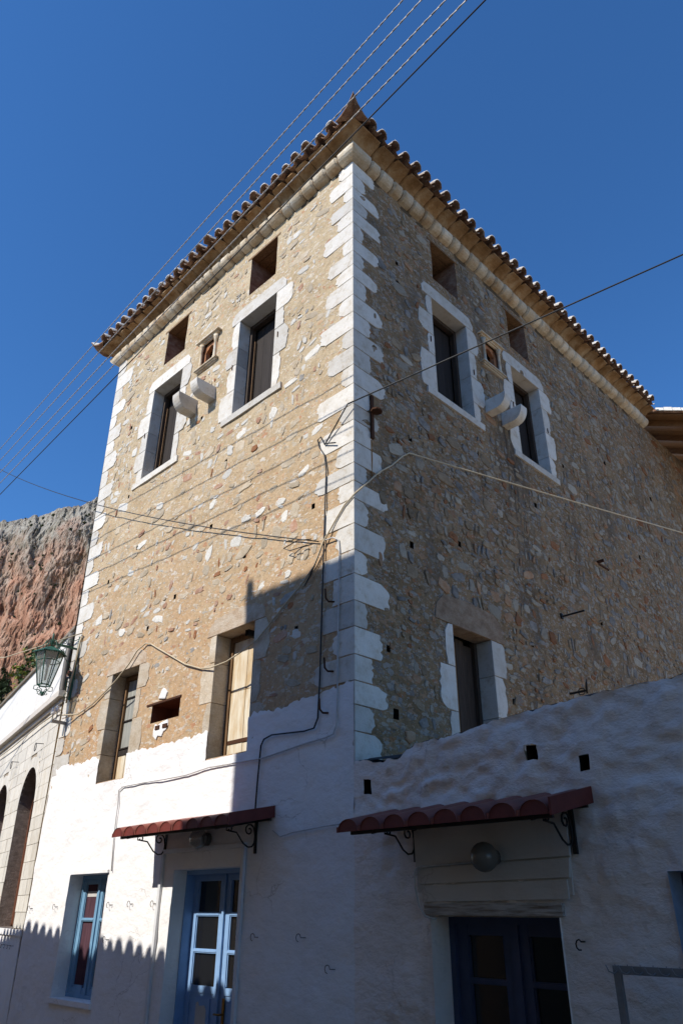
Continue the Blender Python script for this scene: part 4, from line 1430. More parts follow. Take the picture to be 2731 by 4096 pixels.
for i in range(6):
    t = math.radians(60 * i + 15)
    c, s_ = math.cos(t), math.sin(t)
    def P(r, z_): return (LX + r * c, LY + r * s_, z_)
    mb.tube([P(.2, 5.64), P(.25, 5.66), P(.26, 5.70), P(.23, 5.715), P(.215, 5.69)], .006, 4)
    mb.tube([P(.24, 5.62), P(.15, 5.68), P(.1, 5.78), P(.05, 5.82), P(.02, 5.78), P(.04, 5.74)], .007, 4)
    foot.tube([P(.1, 5.0), P(.15, 4.99), P(.155, 4.93), P(.11, 4.92), P(.06, 4.93), P(.03, 4.89), P(.05, 4.85), P(.08, 4.86), P(.075, 4.885)], .007, 4)
part("scrollwork", mb, M_GREEN, LAN)
part("foot_scrolls", foot, M_GREEN, LAN)
part("drop_finial", MB().tube([(LX, LY, 4.83), (LX, LY, 4.9)], .02, 6), M_GREEN, LAN)
mb = MB()
mb.tube([(LX, LY, 5.68), (LX, LY, 5.8), (LX, LY, 5.92), (LX, LY, 5.94)], [.012, .016, .018, .012], 6)
part("top_finial", mb, M_GREEN, LAN)
mb = MB()
mb.lathe([(0, 5.52), (.035, 5.5), (.05, 5.45), (.04, 5.39), (.025, 5.36), (.02, 5.1), (0, 5.09)], (LX, LY, 0), 'Z', 10)
part("bulb", mb, M_PORC, LAN)
mb = MB()
mb.box((LX - .015, LY, 5.745), (LX + .015, -.02, 5.775))
mb.box((LX - .02, -.045, 4.85), (LX + .02, -.012, 6.0))
def SP(cy, cz, r0, r1, t0, t1, n=10): return [(LX, -(cy + (r0 + (r1 - r0) * i / n) * math.cos(math.radians(t0 + (t1 - t0) * i / n))), cz + (r0 + (r1 - r0) * i / n) * math.sin(math.radians(t0 + (t1 - t0) * i / n))) for i in range(n + 1)]
mb.tube([(LX, -.05, 5.95), (LX, -.12, 5.9)] + SP(.2, 5.86, .05, .02, 100, -260), .007, 4)
mb.tube(SP(.3, 5.83, .02, .06, 300, -60) + [(LX, -.12, 5.79)], .007, 4)
mb.tube(SP(.28, 5.66, .02, .05, -200, 60) + [(LX, -.24, 5.55), (LX, -.14, 5.45), (LX, -.09, 5.38)] + SP(.12, 5.33, .05, .02, 60, -260), .008, 4)
mb.tube(SP(.1, 5.12, .02, .05, 200, -60) + [(LX, -.06, 5.05)], .007, 4)
mb.tube([(LX, -.05, 5.3), (LX, -.16, 5.15), (LX, -.12, 5.0), (LX, -.05, 4.95)] + SP(.1, 4.9, .045, .015, 60, -200), .007, 4)
part("bracket", mb, M_GREEN, LAN)
mb = MB()
mb.tube([(LX + .05, -.02, 6.03), (LX + .06, -.05, 5.9), (LX + .05, -.06, 5.6), (LX + .03, -.06, 5.35), (LX + .0, -.06, 5.2), (LX - .04, -.05, 4.8)], .018, 6)
part("cable_sleeve", mb, M_CABLEY, LAN)

tag(MB().tube([(-7.28, -.03, 6.15), (-7.275, -.03, 5.6), (-7.25, -.03, 5.1), (-7.2, -.03, 4.98)], .055, 10).build("drainpipe", M_ZINC), "grey drainpipe between the tower corner and the neighbouring parapet", "pipe")
mb = MB().lathe([(.07, 0), (.075, -.06), (.06, -.062), (.055, -.02), (0, -.02)], (-7.02, -.01, 5.32), 'Y', 14)
tag(mb.build("pipe_end", M_BROWN), "round brown pipe end behind the lantern bracket", "pipe")
INS = thing("insulator_bracket", (-6.89, 0, 4.43), "rusty arm carrying white porcelain insulators below the lantern", "insulator")
part("arm", MB().box((-6.91, -.28, 4.42), (-6.87, 0, 4.47)), M_STEEL, INS)
part("arm_plate", MB().box((-6.95, -.02, 4.25), (-6.91, -.003, 4.44)), M_STEEL, INS)
for yy, zz in ((-.27, 4.47), (-.2, 4.52)):
    mb = MB()
    mb.tube([(-6.89, yy, 4.42), (-6.89, yy, zz + .1)], .008, 5)
    part("pin", mb, M_IRON, INS)
    mb = MB()
    mb.lathe([(.0, zz + .2), (.025, zz + .195), (.03, zz + .17), (.022, zz + .155), (.036, zz + .135), (.042, zz + .09), (.03, zz + .085), (0, zz + .085)], (-6.89, yy, 0), 'Z', 10)
    part("insulator", mb, M_PORC, INS)

# ------------------------------------------------------------------ neighbouring house, left
NB = thing("neighbour_house", (-9.5, .6, -.4), "white ashlar house with arched brown windows beyond the tower", "house")
ARC = [(1.10, 2.49), (3.74, 5.13), (6.5, 7.9)]
ASP, AB = 3.30, 1.36
def in_arch(u, z):
    for a, b in ARC:
        c, r = (a + b) / 2, (b - a) / 2
        if a < u < b and AB < z <= ASP: return True
        if z > ASP and (u - c) ** 2 + (z - ASP) ** 2 < r * r: return True
    return False
# backing wall with arched openings
mb = MB()
zs = [-.4, AB, ASP] + [ASP + .7 * math.sin(math.radians(a)) for a in range(6, 91, 6)] + [4.87]
def spans(z):
    xs = [-.1 * (z - 3.4) + .02]
    for a, b in ARC:
        c, r = (a + b) / 2, (b - a) / 2
        if AB - .001 <= z <= ASP: xs += [a, b]
        elif ASP < z <= ASP + .699: 
            q = math.sqrt(max(0, r * r - (z - ASP) ** 2)); xs += [c - q, c + q]
        else: xs += [c, c]
    return xs + [16]
for za, zb in zip(zs, zs[1:]):
    lo, hi = spans(za + 1e-6), spans(zb - 1e-6)
    for i in range(0, len(lo), 2):
        mb.add([NM(lo[i], za, -.014), NM(lo[i + 1], za, -.014), NM(hi[i + 1], zb, -.014), NM(hi[i], zb, -.014)], [(0, 1, 2, 3)])
part("wall", mb, plain("ashlar_joint", (0.4, 0.33, 0.25), .95, .05), NB)
nwhite = MB()
fbox(nwhite, NM, .36, 12, -.4, AB - .08, -.01, .006)
fbox(nwhite, NM, .26, 12, AB - .1, AB - .01, -.01, .03)
part("plinth", nwhite, M_WASH, NB)
# ashlar blocks
z = AB
row = 0
while z < 4.84:
    h = U(.2, .3)
    zt_ = min(z + h, 4.86)
    if 4.86 - zt_ < .12: zt_ = 4.86
    u = -.1 * (z - 3.4) + .03 - (.16 if row % 2 else 0)
    ustart = -.1 * (z - 3.4) + .03
    while u < 6.6:
        wd = U(.3, .55)
        a, b = max(u, ustart), u + wd
        u = b
        if b - a < .06: continue
        zc = (z + zt_) / 2
        # clip to the arches
        segs = [(a, b)]
        for s0, s1 in ARC:
            c, r = (s0 + s1) / 2, (s1 - s0) / 2 + .17
            if zc < ASP: lo, hi = s0, s1
            elif zc < ASP + r: 
                q = math.sqrt(r * r - (zc - ASP) ** 2); lo, hi = c - q, c + q
            else: continue
            ns = []
            for x, y in segs:
                if y <= lo or x >= hi: ns.append((x, y))
                else:
                    if x < lo - .05: ns.append((x, lo))
                    if y > hi + .05: ns.append((hi, y))
            segs = ns
        for x, y in segs:
            if y - x > .05:
                mb = MB()
                fbox(mb, NM, x + .004, y - .004, z + .004, zt_ - .004, -.03, U(-.001, .003))
                part("ashlar_block", mb, M_ASHLAR, NB)
    z = zt_
    row += 1
for a, b in ARC[:2]:
    c, r = (a + b) / 2, (b - a) / 2
    for i in range(9):
        t0, t1 = math.pi * i / 9 + .006, math.pi * (i + 1) / 9 - .006
        mb = MB()
        tm = (t0 + t1) / 2
        poly = [(c + r * math.cos(t), ASP + r * math.sin(t)) for t in (t0, tm, t1)] + [(c + (r + .19) * math.cos(t), ASP + (r + .19) * math.sin(t)) for t in (t1, tm, t0)]
        mb.prism(poly, NM, -.03, .005)
        part("arch_stone", mb, M_ASHLAR, NB)
for a, b in ARC[:2]:
    c, r = (a + b) / 2, (b - a) / 2
    out = [(a, AB)] + [(c - r * math.cos(math.pi * i / 16), ASP + r * math.sin(math.pi * i / 16)) for i in range(17)] + [(b, AB)]
    mb = MB()
    n = len(out)
    vs = [NM(u, z_, .0) for u, z_ in out] + [NM(u, z_, -.3) for u, z_ in out]
    mb.add(vs, [(i, i + 1, n + i + 1, n + i) for i in range(n - 1)] + [(n - 1, 0, n, 2 * n - 1)])
    wn_ = part("window", mb, rock("reveal_granite", [(0.2, 0.16, 0.13), (0.36, 0.3, 0.26)], 10, bump=.8, rnd=0), NB)
    wn_['label'] = "tall arched window in brown timber"
    mb = MB()
    inn = [(a + .085, AB + .06)] + [(c - (r - .085) * math.cos(math.pi * i / 16), ASP + (r - .085) * math.sin(math.pi * i / 16)) for i in range(17)] + [(b - .085, AB + .06)]
    vs = [NM(u, z_, -.24) for u, z_ in out] + [NM(u, z_, -.24) for u, z_ in inn] + [NM(u, z_, -.31) for u, z_ in out] + [NM(u, z_, -.31) for u, z_ in inn]
    fs = []
    for i in range(n - 1):
        fs += [(i, i + 1, n + i + 1, n + i), (n + i, n + i + 1, 3 * n + i + 1, 3 * n + i)]
    mb.add(vs, fs)
    fbox(mb, NM, c - .05, c + .05, AB, ASP + .06, -.31, -.235)
    fbox(mb, NM, a + .08, b - .08, 2.72, 2.82, -.31, -.236)
    for uu in (a + .09, b - .17):
        fbox(mb, NM, uu, uu + .08, AB + .02, 2.72, -.31, -.245)
    sub("window_frame", mb, M_BROWN, wn_)
    mb = MB()
    mb.add([NM(u, z_, -.30) for u, z_ in out], [tuple(range(n))])
    sub("pane", mb, M_GLASSD, wn_)
    mb = MB()
    for k in range(1, 8):
        uu = a + (b - a) * k / 8
        zz = ASP + math.sqrt(max(0.01, r * r - (uu - c) ** 2)) - .09
        mb.tube([NM(uu, 2.82, -.27), NM(uu, zz, -.27)], .008, 4)
        mb.tube([NM(uu + .04 * math.cos(t * .7), 3.02 + .05 * math.sin(t * .7) + .12 * (k % 2), -.265) for t in range(9)], .006, 4)
    sub("iron_grille", mb, M_RUSTI, wn_)
# cornice and parapet
mb = MB()
fbox(mb, NM, -.03, 16, 4.87, 4.95, -.05, .05)
fbox(mb, NM, -.1, 16, 4.952, 5.06, -.05, .14)
part("cornice", mb, M_CREAMP, NB)
mb = grid_wall(NM, -.05, 14, 5.062, 6.27, .12, [], lambda u, z: .01 * fbm(u, z, 2))
part("parapet", mb, M_PLAST, NB)
mb = MB()
fbox(mb, NM, -.08, 14, 6.272, 6.33, -.32, .05)
part("coping", mb, plain("coping_grey", (0.26, 0.22, 0.17), .95, .1, scale=5, bump=.5), NB)
mb = MB()
fbox(mb, NM, -.05, 14, -.4, 6.268, -.34, -.31)
fbox(mb, NM, 12, 12.3, -.4, 6.2, -8, -.35)
fbox(mb, NM, .3, 12, 5.0, 5.1, -8, -.35)
fbox(mb, NM, .3, 12, -.4, 5, -8, -7.9)
part("back_wall", mb, M_ROOM, NB)
for u, z_ in ((1.30, 4.27), (3.44, 4.25)):
    mb = MB()
    c = NM(u - .09 - .087, z_, 0)
    pts = [NM(u - .13 + .0, z_ + .06, -.0) if False else NM(u - .19, z_ + .055, .0), NM(u - .16, z_ + .055, .1)]
    pts += [NM(u - .085 + .075 * math.cos(t), z_ + .075 * math.sin(t), .12) for t in [2.2 - i * .62 for i in range(11)]]
    mb.tube(pts, .007, 5)
    part("iron_ring", mb, M_IRON, NB)
for k, u in enumerate((.75, .95, 1.2, 1.45)):
    mb = MB()
    mb.tube([NM(u, 1.12, 0), NM(u, 1.12, .05)] + [NM(u + .025 * math.cos(t), 1.1 + .025 * math.sin(t), .06) for t in [1.57 + i * .7 for i in range(7)]], .003, 4)
    part("iron_hook", mb, M_IRON, NB)

# vine leaves over the parapet
def vine(base, label, n, mt, sp, group=None):
    V = thing("vine_plant", base, label, "vine", group)
    b = Vector(base)
    mb = MB()
    tips = []
    for k in range(5):
        p = b + Vector((U(-.1, .1), U(-.1, .1), 0))
        pts = [p]
        for _ in range(5):
            p = p + Vector((U(-.18, .18) * sp, U(-.15, .05) * sp, U(.02, .2) * sp))
            pts.append(p)
            tips.append(p)
        mb.tube(pts, [.014, .012, .01, .008, .006, .004], 5)
    part("stem", mb, M_TRUNK, V)
    mb = MB()
    for _ in range(n):
        c = random.choice(tips) + Vector((U(-.14, .14), U(-.14, .14), U(-.12, .14))) * sp
        a = Vector((U(-1, 1), U(-1, 1), U(-.6, .6))).normalized() * U(.04, .08)
        q = a.orthogonal().normalized() * U(.03, .06)
        q.rotate(Matrix.Rotation(U(0, 6.28), 3, a.normalized()))
        up = a.cross(q).normalized() * .012
        mb.add([c - a, c - a * .2 + q, c + a, c - a * .2 - q, c + up], [(0, 1, 4), (1, 2, 4), (2, 3, 4), (3, 0, 4)], 0 if R() < .6 else 1)
    part("foliage", mb, mt, V)
def nbp(u, z, o):
    p = NM(u, z, o)
    return (p.x, p.y, p.z)
vine(nbp(6.4, 6.25, -.5), "yellow green vine shoots, lower tuft on the neighbouring parapet", 160, [M_LEAFY, M_LEAF], 1.3, "vine shoots on the parapet")
vine(nbp(4.9, 6.25, -.5), "olive vine shoots, upper tuft along the neighbouring parapet", 170, [M_LEAF, M_LEAFY], 1.3, "vine shoots on the parapet")
vine(nbp(3.5, 6.25, -.6), "thin dry plant nearest the lantern on the neighbouring parapet", 90, [M_LEAF, M_LEAF], 1.1, "vine shoots on the parapet")

# ------------------------------------------------------------------ timber roof wing, right
WG = thing("timber_roof_wing", (.6, 11.6, 12.6), "timber eaves with white plastered verge beyond the tower's far end", "roof")
def WP(x, y, dz=0.0): return Vector((x, y, 13.05 - .52 * (x - .35) + dz + (y - 10.9) * .0))
def wbox(mb, x0, x1, y0, y1, d0, d1):
    c = [WP(x0, y0, d0), WP(x1, y0, d0), WP(x1, y1, d0), WP(x0, y1, d0), WP(x0, y0, d1), WP(x1, y0, d1), WP(x1, y1, d1), WP(x0, y1, d1)]
    mb.add(c, [(0, 3, 2, 1), (4, 5, 6, 7), (0, 1, 5, 4), (1, 2, 6, 5), (2, 3, 7, 6), (3, 0, 4, 7)])
for i in range(10):
    mb = MB()
    wbox(mb, -.6, 3.2, 10.98 + i * .36, 10.98 + i * .36 + .345, -.04, .0)
    part("soffit_board", mb, M_WOODS, WG)
for i in range(6):
    mb = MB()
    wbox(mb, -.6, 3.1, 11.35 + i * .95, 11.35 + i * .95 + .14, -.22, -.042)
    part("rafter", mb, M_WOODS, WG)
mb = MB()
wbox(mb, -.6, 3.3, 10.9, 14.6, .002, .1)
part("roof_deck", mb, M_TILE, WG)
mb = MB()
for i in range(14):
    wbox(mb, .40 + i * .2, .40 + i * .2 + .19, 10.86, 11.05, .04, .125 + U(-.012, .02))
part("verge", mb, whitewash("verge_plaster", (0.75, 0.73, 0.68), (0.4, 0.36, 0.3), .6, .6), WG)

# ------------------------------------------------------------------ cables
def cable(name, pts, r, mt, label, group=None, k=6, sag=0.0, n=1, cat="cable"):
    if n > 1:
        a, b = Vector(pts[0]), Vector(pts[-1])
        pts = [a.lerp(b, i / n) - Vector((0, 0, sag * 4 * (i / n) * (1 - i / n))) for i in range(n + 1)]
    o = MB().tube(pts, r, k).build(name, mt)
    return tag(o, label, cat, group)
WZ = [(10.064, 10.117), (9.633, 9.672), (9.227, 9.242), (8.867, 8.898), (8.518, 8.543)]
WY = [(-2.174, -1.766), (-2.198, -1.784), (-2.194, -1.796), (-2.207, -1.799), (-2.229, -1.803)]
names = ["topmost of the five overhead wires crossing the sky", "second wire from the top crossing the tower's left eaves", "middle one of the five overhead wires beside the roof corner", "fourth twisted wire, crossing the cornice below the roof corner", "lowest and smooth one of the five overhead wires"]
for i in range(5):
    z1_, z0_ = WZ[i]
    y1_, y0_ = WY[i]
    a = Vector((-.34, y1_, z1_))
    b = Vector((-7.55, y0_, z0_))
    d = (b - a).normalized()
    p0, p1 = a - d * 12, b + d * 22
    if i < 4:
        pa, pb = MB(), None
        L = (p1 - p0).length
        e = Vector((0, 0, 1))
        gq = d.cross(e).normalized()
        seg = int(L / .05)
        for ph in (0, math.pi):
            pts = []
            for s in range(seg + 1):
                t = s * .05
                an = ph + t * 2 * math.pi / .2
                pts.append(p0 + d * t + (e * math.cos(an) + gq * math.sin(an)) * .0032)
            pa.tube(pts, .0056, 4)
        o = pa.build("overhead_wire", M_CABLEG)
        tag(o, names[i], "wire", "overhead wires along the street")
    else:
        cable("overhead_wire", [p0, p1], .007, M_CABLE, names[i], "overhead wires along the street", cat="wire")
BV = [(-0.29, -0.05, 7.12), (-0.52, -0.04, 7.22), (-0.60, -0.03, 7.37), (-0.66, -0.03, 7.35), (-0.62, -0.03, 7.2), (-0.52, -0.03, 7.04), (-0.48, -0.03, 6.78), (-0.49, -0.03, 6.31), (-0.50, -0.03, 5.75), (-0.51, -0.03, 5.21), (-0.52, -0.03, 4.54), (-0.53, -0.03, 3.96), (-0.54, -0.04, 3.52), (-0.60, -0.04, 3.42), (-0.76, -0.04, 3.41), (-1.33, -0.04, 3.45), (-1.47, -0.04, 3.42), (-1.52, -0.04, 3.35), (-1.53, -0.04, 3.22), (-1.55, -0.04, 2.92), (-1.56, -0.04, 2.63)]
cable("wall_cable", BV, .010, M_CABLE, "black cable clipped down the tower front near the corner", "cables fixed to the walls")
WC = [(-0.49, -0.04, 5.73), (-0.33, -0.04, 5.72), (-0.24, -0.03, 5.66), (-0.22, -0.03, 5.50), (-0.23, -0.03, 5.01), (-0.24, -0.03, 4.31), (-0.24, -0.03, 3.71), (-0.24, -0.04, 3.40), (-0.29, -0.04, 3.31), (-0.40, -0.04, 3.29), (-0.75, -0.04, 3.27), (-1.28, -0.04, 3.22), (-1.51, -0.04, 3.20), (-2.02, -0.04, 3.21), (-2.55, -0.04, 3.22), (-3.03, -0.04, 3.18), (-3.54, -0.04, 3.18), (-4.08, -0.04, 3.19), (-4.61, -0.04, 3.19), (-4.72, -0.04, 3.15), (-4.69, -0.04, 2.94), (-4.69, -0.04, 2.77), (-4.67, -0.04, 2.48), (-4.61, -0.04, 2.09)]
cable("wall_cable", WC, .009, M_CABLEW, "white conduit running down the corner and along the whitewash to the blue window", "cables fixed to the walls")
YL = [(1.6, 6.83, 7.6), (1.0, 4.35, 7.42), (.5, 2.6, 7.36), (0.03, 1.11, 7.35), (0.03, 0.96, 7.23), (0.03, 0.72, 6.97), (0.03, 0.45, 6.74), (0.03, 0.23, 6.49), (0.03, -0.03, 6.20), (-0.14, -0.03, 6.11), (-0.30, -0.03, 5.95), (-0.49, -0.05, 5.71), (-0.67, -0.03, 5.44), (-0.92, -0.03, 5.24), (-1.24, -0.03, 5.05), (-1.53, -0.03, 4.85), (-1.74, -0.03, 4.72), (-2.00, -0.06, 4.62), (-2.32, -0.06, 4.55), (-2.66, -0.06, 4.54), (-2.95, -0.03, 4.59), (-3.36, -0.03, 4.74), (-3.74, -0.03, 4.94), (-4.20, -0.03, 5.18), (-4.40, -0.03, 5.29), (-4.55, -0.03, 5.33), (-4.75, -0.05, 5.25), (-4.94, -0.05, 5.08), (-5.28, -0.05, 4.88), (-5.66, -0.03, 4.75), (-6.01, -0.03, 4.62), (-6.46, -0.03, 4.53), (-6.89, -.2, 4.55)]
cable("draped_cable", YL, .011, M_CABLEY, "cream cable looping across both tower faces and the lower windows")
cable("draped_cable", [(-6.80, -.06, 6.04), (-8.9, -.55, 5.93), (-13, -1.5, 6.6)], .012, M_CABLEY, "cream cable running left from the lantern bracket over the parapet", n=1)
def ray_pt(p, q, t): return Vector(p).lerp(Vector(q), t)
cable("service_cable", [(-.52, -.03, 7.20), (-.02, -.09, 7.60), (4.0, 1.65, 8.67), (6.2, 2.6, 9.3)], .010, M_CABLE, "black service cable rising from the tower corner to the upper right", "free hanging service cables")
cable("service_cable", [(-.60, -.03, 5.76), (-13.15, -.31, 12.22)], .008, M_CABLE, "thin black cable running from the tower front out to the left", "free hanging service cables", n=16, sag=.3)
mb = MB()
mb.tube([(-.72, -.05, 5.83), (-.95, -.08, 5.88), (-1.2, -.1, 5.84), (-1.1, -.08, 5.78), (-.8, -.05, 5.77)], .007, 5)
mb.tube([(-.5, -.04, 5.7), (-.62, -.06, 5.45), (-.82, -.05, 5.2), (-.72, -.05, 5.3), (-.55, -.04, 5.62)], .006, 5)
tag(mb.build("cable_loop", M_CABLE), "slack loops of black wire where the cables meet on the tower front", "cable")
cable("wall_cable", [(-1.23, -.04, 2.40), (-1.1, -.04, 2.33), (-.9, -.04, 2.36), (-.4, -.04, 2.39), (.0, -.05, 2.40), (.38, -.06, 2.41)], .007, M_CABLEW, "white cable strung between the two awnings", "cables fixed to the walls")
cable("wall_cable", [(1.55, -.06, 1.99), (.84, -.07, 1.965), (.80, -.06, 1.93), (.79, -.05, 1.8), (.84, -.06, 1.65), (.90, -.055, 1.575), (1.0, -.04, 1.555)], .009, M_CABLEW, "white cable curling from the globe lamp down beside the dark door", "cables fixed to the walls")
cable("neighbour_cable", [NM(-.05, 4.72, .05), NM(1.5, 4.75, .06), NM(4, 4.72, .06), NM(8, 4.78, .06)], .012, M_CABLEY, "cream cable along the neighbouring house under its cornice")

# ------------------------------------------------------------------ hook rack, bottom right
RK = thing("hook_rack", (3.1, -.3, -.4), "grey metal rack with hooks leaning by the white wall", "rack")
part("post", MB().box((2.72, -.32, -.4), (2.765, -.28, 1.29)), M_STEEL, RK)
part("post", MB().box((3.9, -.32, -.4), (3.945, -.28, 1.29)), M_STEEL, RK)
part("rail", MB().box((2.72, -.322, 1.245), (3.945, -.278, 1.295)), M_STEEL, RK)
for i in range(13):
    x = 2.74 + i * .09
    for s in (-1, 1):
        mb = MB()
        mb.tube([(x + .01, -.3 + s * .022, 1.265), (x - .005, -.3 + s * .04, 1.25), (x - .03, -.3 + s * .06, 1.262), (x - .045, -.3 + s * .065, 1.30)], .004, 4)
        part("hook", mb, M_STEEL, RK)

# ------------------------------------------------------------------ houses across the street (they throw the shade)
OA = thing("opposite_cottage", (-9, -7, -.4), "low tiled cottage across the street whose eaves shade the base of the tower", "house")
ang = math.radians(-4.3)
def OP(u, d, z): return Vector((-5.85 + u * math.cos(ang) + d * math.sin(ang), -4.87 + u * math.sin(ang) - d * math.cos(ang), z))
EA = 5.60
mb = MB()
def obx(mb, u0, u1, d0, d1, z0, z1):
    c = [OP(u0, d0, z0), OP(u1, d0, z0), OP(u1, d1, z0), OP(u0, d1, z0), OP(u0, d0, z1), OP(u1, d0, z1), OP(u1, d1, z1), OP(u0, d1, z1)]
    mb.add(c, [(0, 1, 2, 3), (4, 7, 6, 5), (0, 4, 5, 1), (1, 5, 6, 2), (2, 6, 7, 3), (3, 7, 4, 0)])
obx(mb, -12, 3.42, .35, 6, -.4, EA - .12)
part("wall", mb, M_OPP, OA)
mb = MB()
mb.add([OP(-12.2, .0, EA + .0), OP(3.44, .0, EA + .0), OP(3.44, 3.2, EA + 1.1), OP(-12.2, 3.2, EA + 1.1), OP(3.44, 6.3, EA - .07), OP(-12.2, 6.3, EA - .07)], [(0, 1, 2, 3), (3, 2, 4, 5), (0, 5, 4, 1)])
part("roof", mb, M_TILE, OA)
for i in range(63):
    p = OP(3.36 - i * .244 + U(-.015, .015), 0, EA - .015 + U(-.02, .02))
    d = (OP(0, 1, 0) - OP(0, 0, 0))
    B = rot_in((d.x, d.y))
    link_part("roof_tile", ME_COVER, OA, Matrix.Translation(p) @ B @ Matrix.Scale(U(.86, 1.03), 4))
OB = thing("opposite_house", (4, -10, -.4), "taller house across the street, with a chimney, that shades the tower corner", "house")
mb = MB()
mb.box((-3.18, -13.5, -.4), (13, -7.55, 12.02))
part("wall", mb, M_OPP, OB)
mb = MB()
mb.add([(-3.2, -7.4, 12.07), (13.2, -7.4, 12.07), (13.2, -10.5, 13.1), (-3.2, -10.5, 13.1), (13.2, -13.7, 12.07), (-3.2, -13.7, 12.07)], [(0, 1, 2, 3), (3, 2, 4, 5), (0, 5, 4, 1)])
part("roof", mb, M_TILE, OB)
for i in range(60):
    link_part("roof_tile", ME_COVER, OB, Matrix.Translation((-2.9 + i * .27 + U(-.03, .03), -7.42, 12.02 + U(-.02, .02))) @ rot_in((0, -1)) @ Matrix.Scale(.6, 4))
part("chimney", MB().box((-3.19, -7.75, 12.03), (-3.06, -7.5, 12.40)), M_OPP, OB)

# ------------------------------------------------------------------ cliff
def cliff_mat():
    t = NT("cliff_rock")
    p = t.pos((1, 1, .45))
    p2 = t.pos((1, 1, 1))
    sx = t.n("ShaderNodeSeparateXYZ")
    t.l(t.geo.outputs['Position'], sx.inputs[0])
    mr = t.n("ShaderNodeMapRange")
    mr.inputs[1].default_value, mr.inputs[2].default_value = 95, 165
    t.l(sx.outputs[2], mr.inputs[0])
    n1 = t.noise(t.pos((1, 1, .5)), .06, 10, .7)
    gm = t.ramp(t.math('ADD', t.math('MULTIPLY', mr.outputs[0], .42), n1), [(.66, (0, 0, 0)), (.86, (1, 1, 1))])
    orange = t.ramp(t.noise(p, .16, 9, .7), [(.32, (.33, .155, .095)), (.5, (.5, .27, .175)), (.68, (.58, .4, .29))])
    grey = t.ramp(t.noise(p, .22, 9, .7), [(.3, (.24, .225, .2)), (.55, (.41, .375, .31)), (.72, (.52, .46, .36))])
    c = t.mix(gm, orange, grey)
    gap = t.math('ABSOLUTE', t.math('SUBTRACT', t.noise(t.pos((1, 1, .35)), .12, 9, .66), .5))
    c = t.mix(t.ramp(gap, [(.0, (.75,) * 3), (.035, (0, 0, 0))]), c, (.1, .06, .04))  # dark lines paint the shade of crevices into the rock colour
    veg = t.ramp(t.noise(p2, .075, 9, .72), [(.55, (0, 0, 0)), (.66, (1, 1, 1))])
    c = t.mix(t.math('MULTIPLY', veg, .55), c, (.13, .115, .06))
    mr2 = t.n("ShaderNodeMapRange")
    mr2.inputs[1].default_value, mr2.inputs[2].default_value = 88, 70
    t.l(sx.outputs[2], mr2.inputs[0])
    c = t.mix(t.math('MULTIPLY', mr2.outputs[0], .85), c, (.075, .085, .035))
    nb = t.bump(t.noise(p2, .5, 12, .75), .9, 1.6)
    nb = t.bump(t.noise(p, .9, 8, .7), .7, .7, nb)
    return t.finish(c, nb, .95, .05)
NA, NE = 300, 170
azs = [math.radians(-80 + 22 * i / NA) for i in range(NA + 1)]
def topel(a):
    d = math.degrees(a)
    b = [(-92, 22), (-80, 23.5), (-72.75, 25.1), (-71.5, 25.6), (-70.2, 26.2), (-68.6, 26.6), (-66.8, 27.2), (-66.1, 28.0), (-64, 29), (-56, 29)]
    for (x, y), (c, e) in zip(b, b[1:]):
        if x <= d <= c:
            return y + (e - y) * (d - x) / (c - x)
    return 25
mb = MB()
vs = []
for j in range(NE + 2):
    for i, a in enumerate(azs):
        v = min(j, NE) / NE
        dg = math.degrees(a)
        R0 = 231 / math.cos(a + math.radians(25))
        H = (R0 + 14) * math.tan(math.radians(topel(a))) * 1.0 + 1.2 * fbm(dg * 2.2, 1.0, 0, 3)
        z_ = -6 + (H + 6) * v
        s_ = dg * 5.2
        talus = max(0, (80 - z_)) * 1.25
        rg = lambda x, y, q: 1 - 2 * abs(nz(x, y, q))
        wx, wz = s_ + 3 * fbm(s_ * .05, z_ * .05, 31, 3), z_ + 4 * fbm(s_ * .06, z_ * .06, 17, 3)
        rib = 8 * fbm(wx * .03, wz * .010, 4, 4) + 4.0 * rg(wx * .085, wz * .022, 7) + 2.2 * rg(wx * .21, wz * .06, 3) + 1.3 * rg(wx * .5, wz * .15, 12) + .8 * rg(wx * 1.1, wz * .4, 22) + .4 * rg(wx * 2.3, wz * 1.1, 5)
        ledge = 2.2 * rg(wx * .03, wz * .09, 11)
        r = R0 - talus - rib + ledge + (z_ - 80) * .12
        if v > .93:
            r += (v - .93) * 180
        if j == NE + 1:
            r += 90
        vs.append((EYE.x + r * math.sin(a), EYE.y + r * math.cos(a), z_ + EYE.z))
n = NA + 1
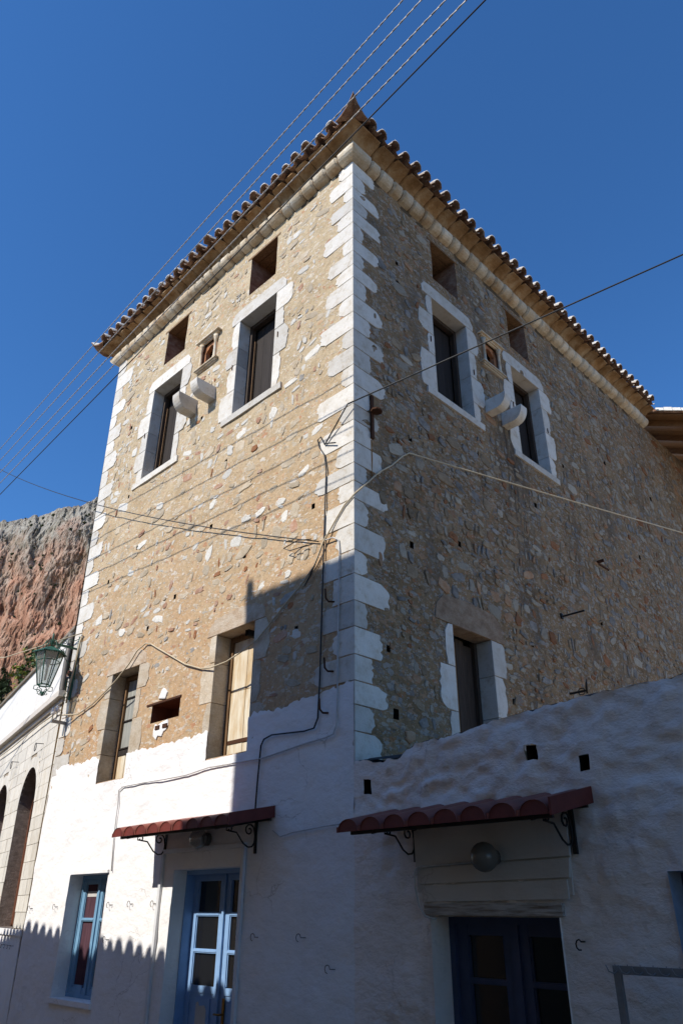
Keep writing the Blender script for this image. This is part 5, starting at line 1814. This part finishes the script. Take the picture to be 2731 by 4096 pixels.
fs = [(j * n + i, j * n + i + 1, (j + 1) * n + i + 1, (j + 1) * n + i) for j in range(NE + 1) for i in range(NA)]
mb.add(vs, fs, 0, False)
CL = mb.build("cliff", cliff_mat())
tag(CL, "towering red and grey limestone cliff behind the village", "cliff", kind='structure')
# shrubs on the cliff
mb = MB()
def shrub(c, s):
    n_ = 26
    for _ in range(n_):
        d = Vector((U(-1, 1), U(-1, 1), U(-.5, 1)))
        p = c + d * s * .6
        a = Vector((U(-1, 1), U(-1, 1), U(-1, 1))).normalized() * s * U(.25, .5)
        b = a.orthogonal().normalized() * s * U(.2, .4)
        mb.add([p - a, p + b, p + a, p - b], [(0, 1, 2, 3)])
random.seed(21)
for _ in range(900):
    i = random.randrange(60, 240)
    j = random.randrange(30, NE)
    p = Vector(vs[j * n + i])
    f = fbm(i * .06, j * .06, 3, 3)
    low = p.z < 88
    if f < (.05 if not low else -.6): continue
    shrub(p + Vector((0, 0, .3)), U(.35, 1.1) if not low else U(1.2, 3.0))
for _ in range(700):
    i = random.randrange(60, 240)
    j = random.randrange(20, 66)
    shrub(Vector(vs[j * n + i]) + Vector((0, 0, .5)), U(1.5, 3.2))
o = mb.build("cliff_shrubs", M_SHRUB)
tag(o, "dark green shrubs clinging to the cliff and its foot", "shrubs", kind='stuff')

# ------------------------------------------------------------------ bird
BD = (46.4, 54.6, 76)
BIRD = thing("bird", BD, "tiny dark bird gliding high in the blue sky", "bird")
d = Vector(BD)
mb = MB()
mb.tube([d + Vector((-.16, 0, -.02)), d + Vector((-.05, 0, 0)), d + Vector((.08, 0, .02)), d + Vector((.18, 0, .02))], [.02, .06, .055, .02], 6)
part("body", mb, M_BIRD, BIRD)
for s in (1, -1):
    mb = MB()
    mb.add([d + Vector((.06, 0, .02)), d + Vector((.04, s * .25, .08)), d + Vector((-.05, s * .5, .05)), d + Vector((-.06, 0, .0)), d + Vector((.0, s * .22, .05))], [(0, 1, 4, 3), (1, 2, 4)])
    part("wing", mb, M_BIRD, BIRD)
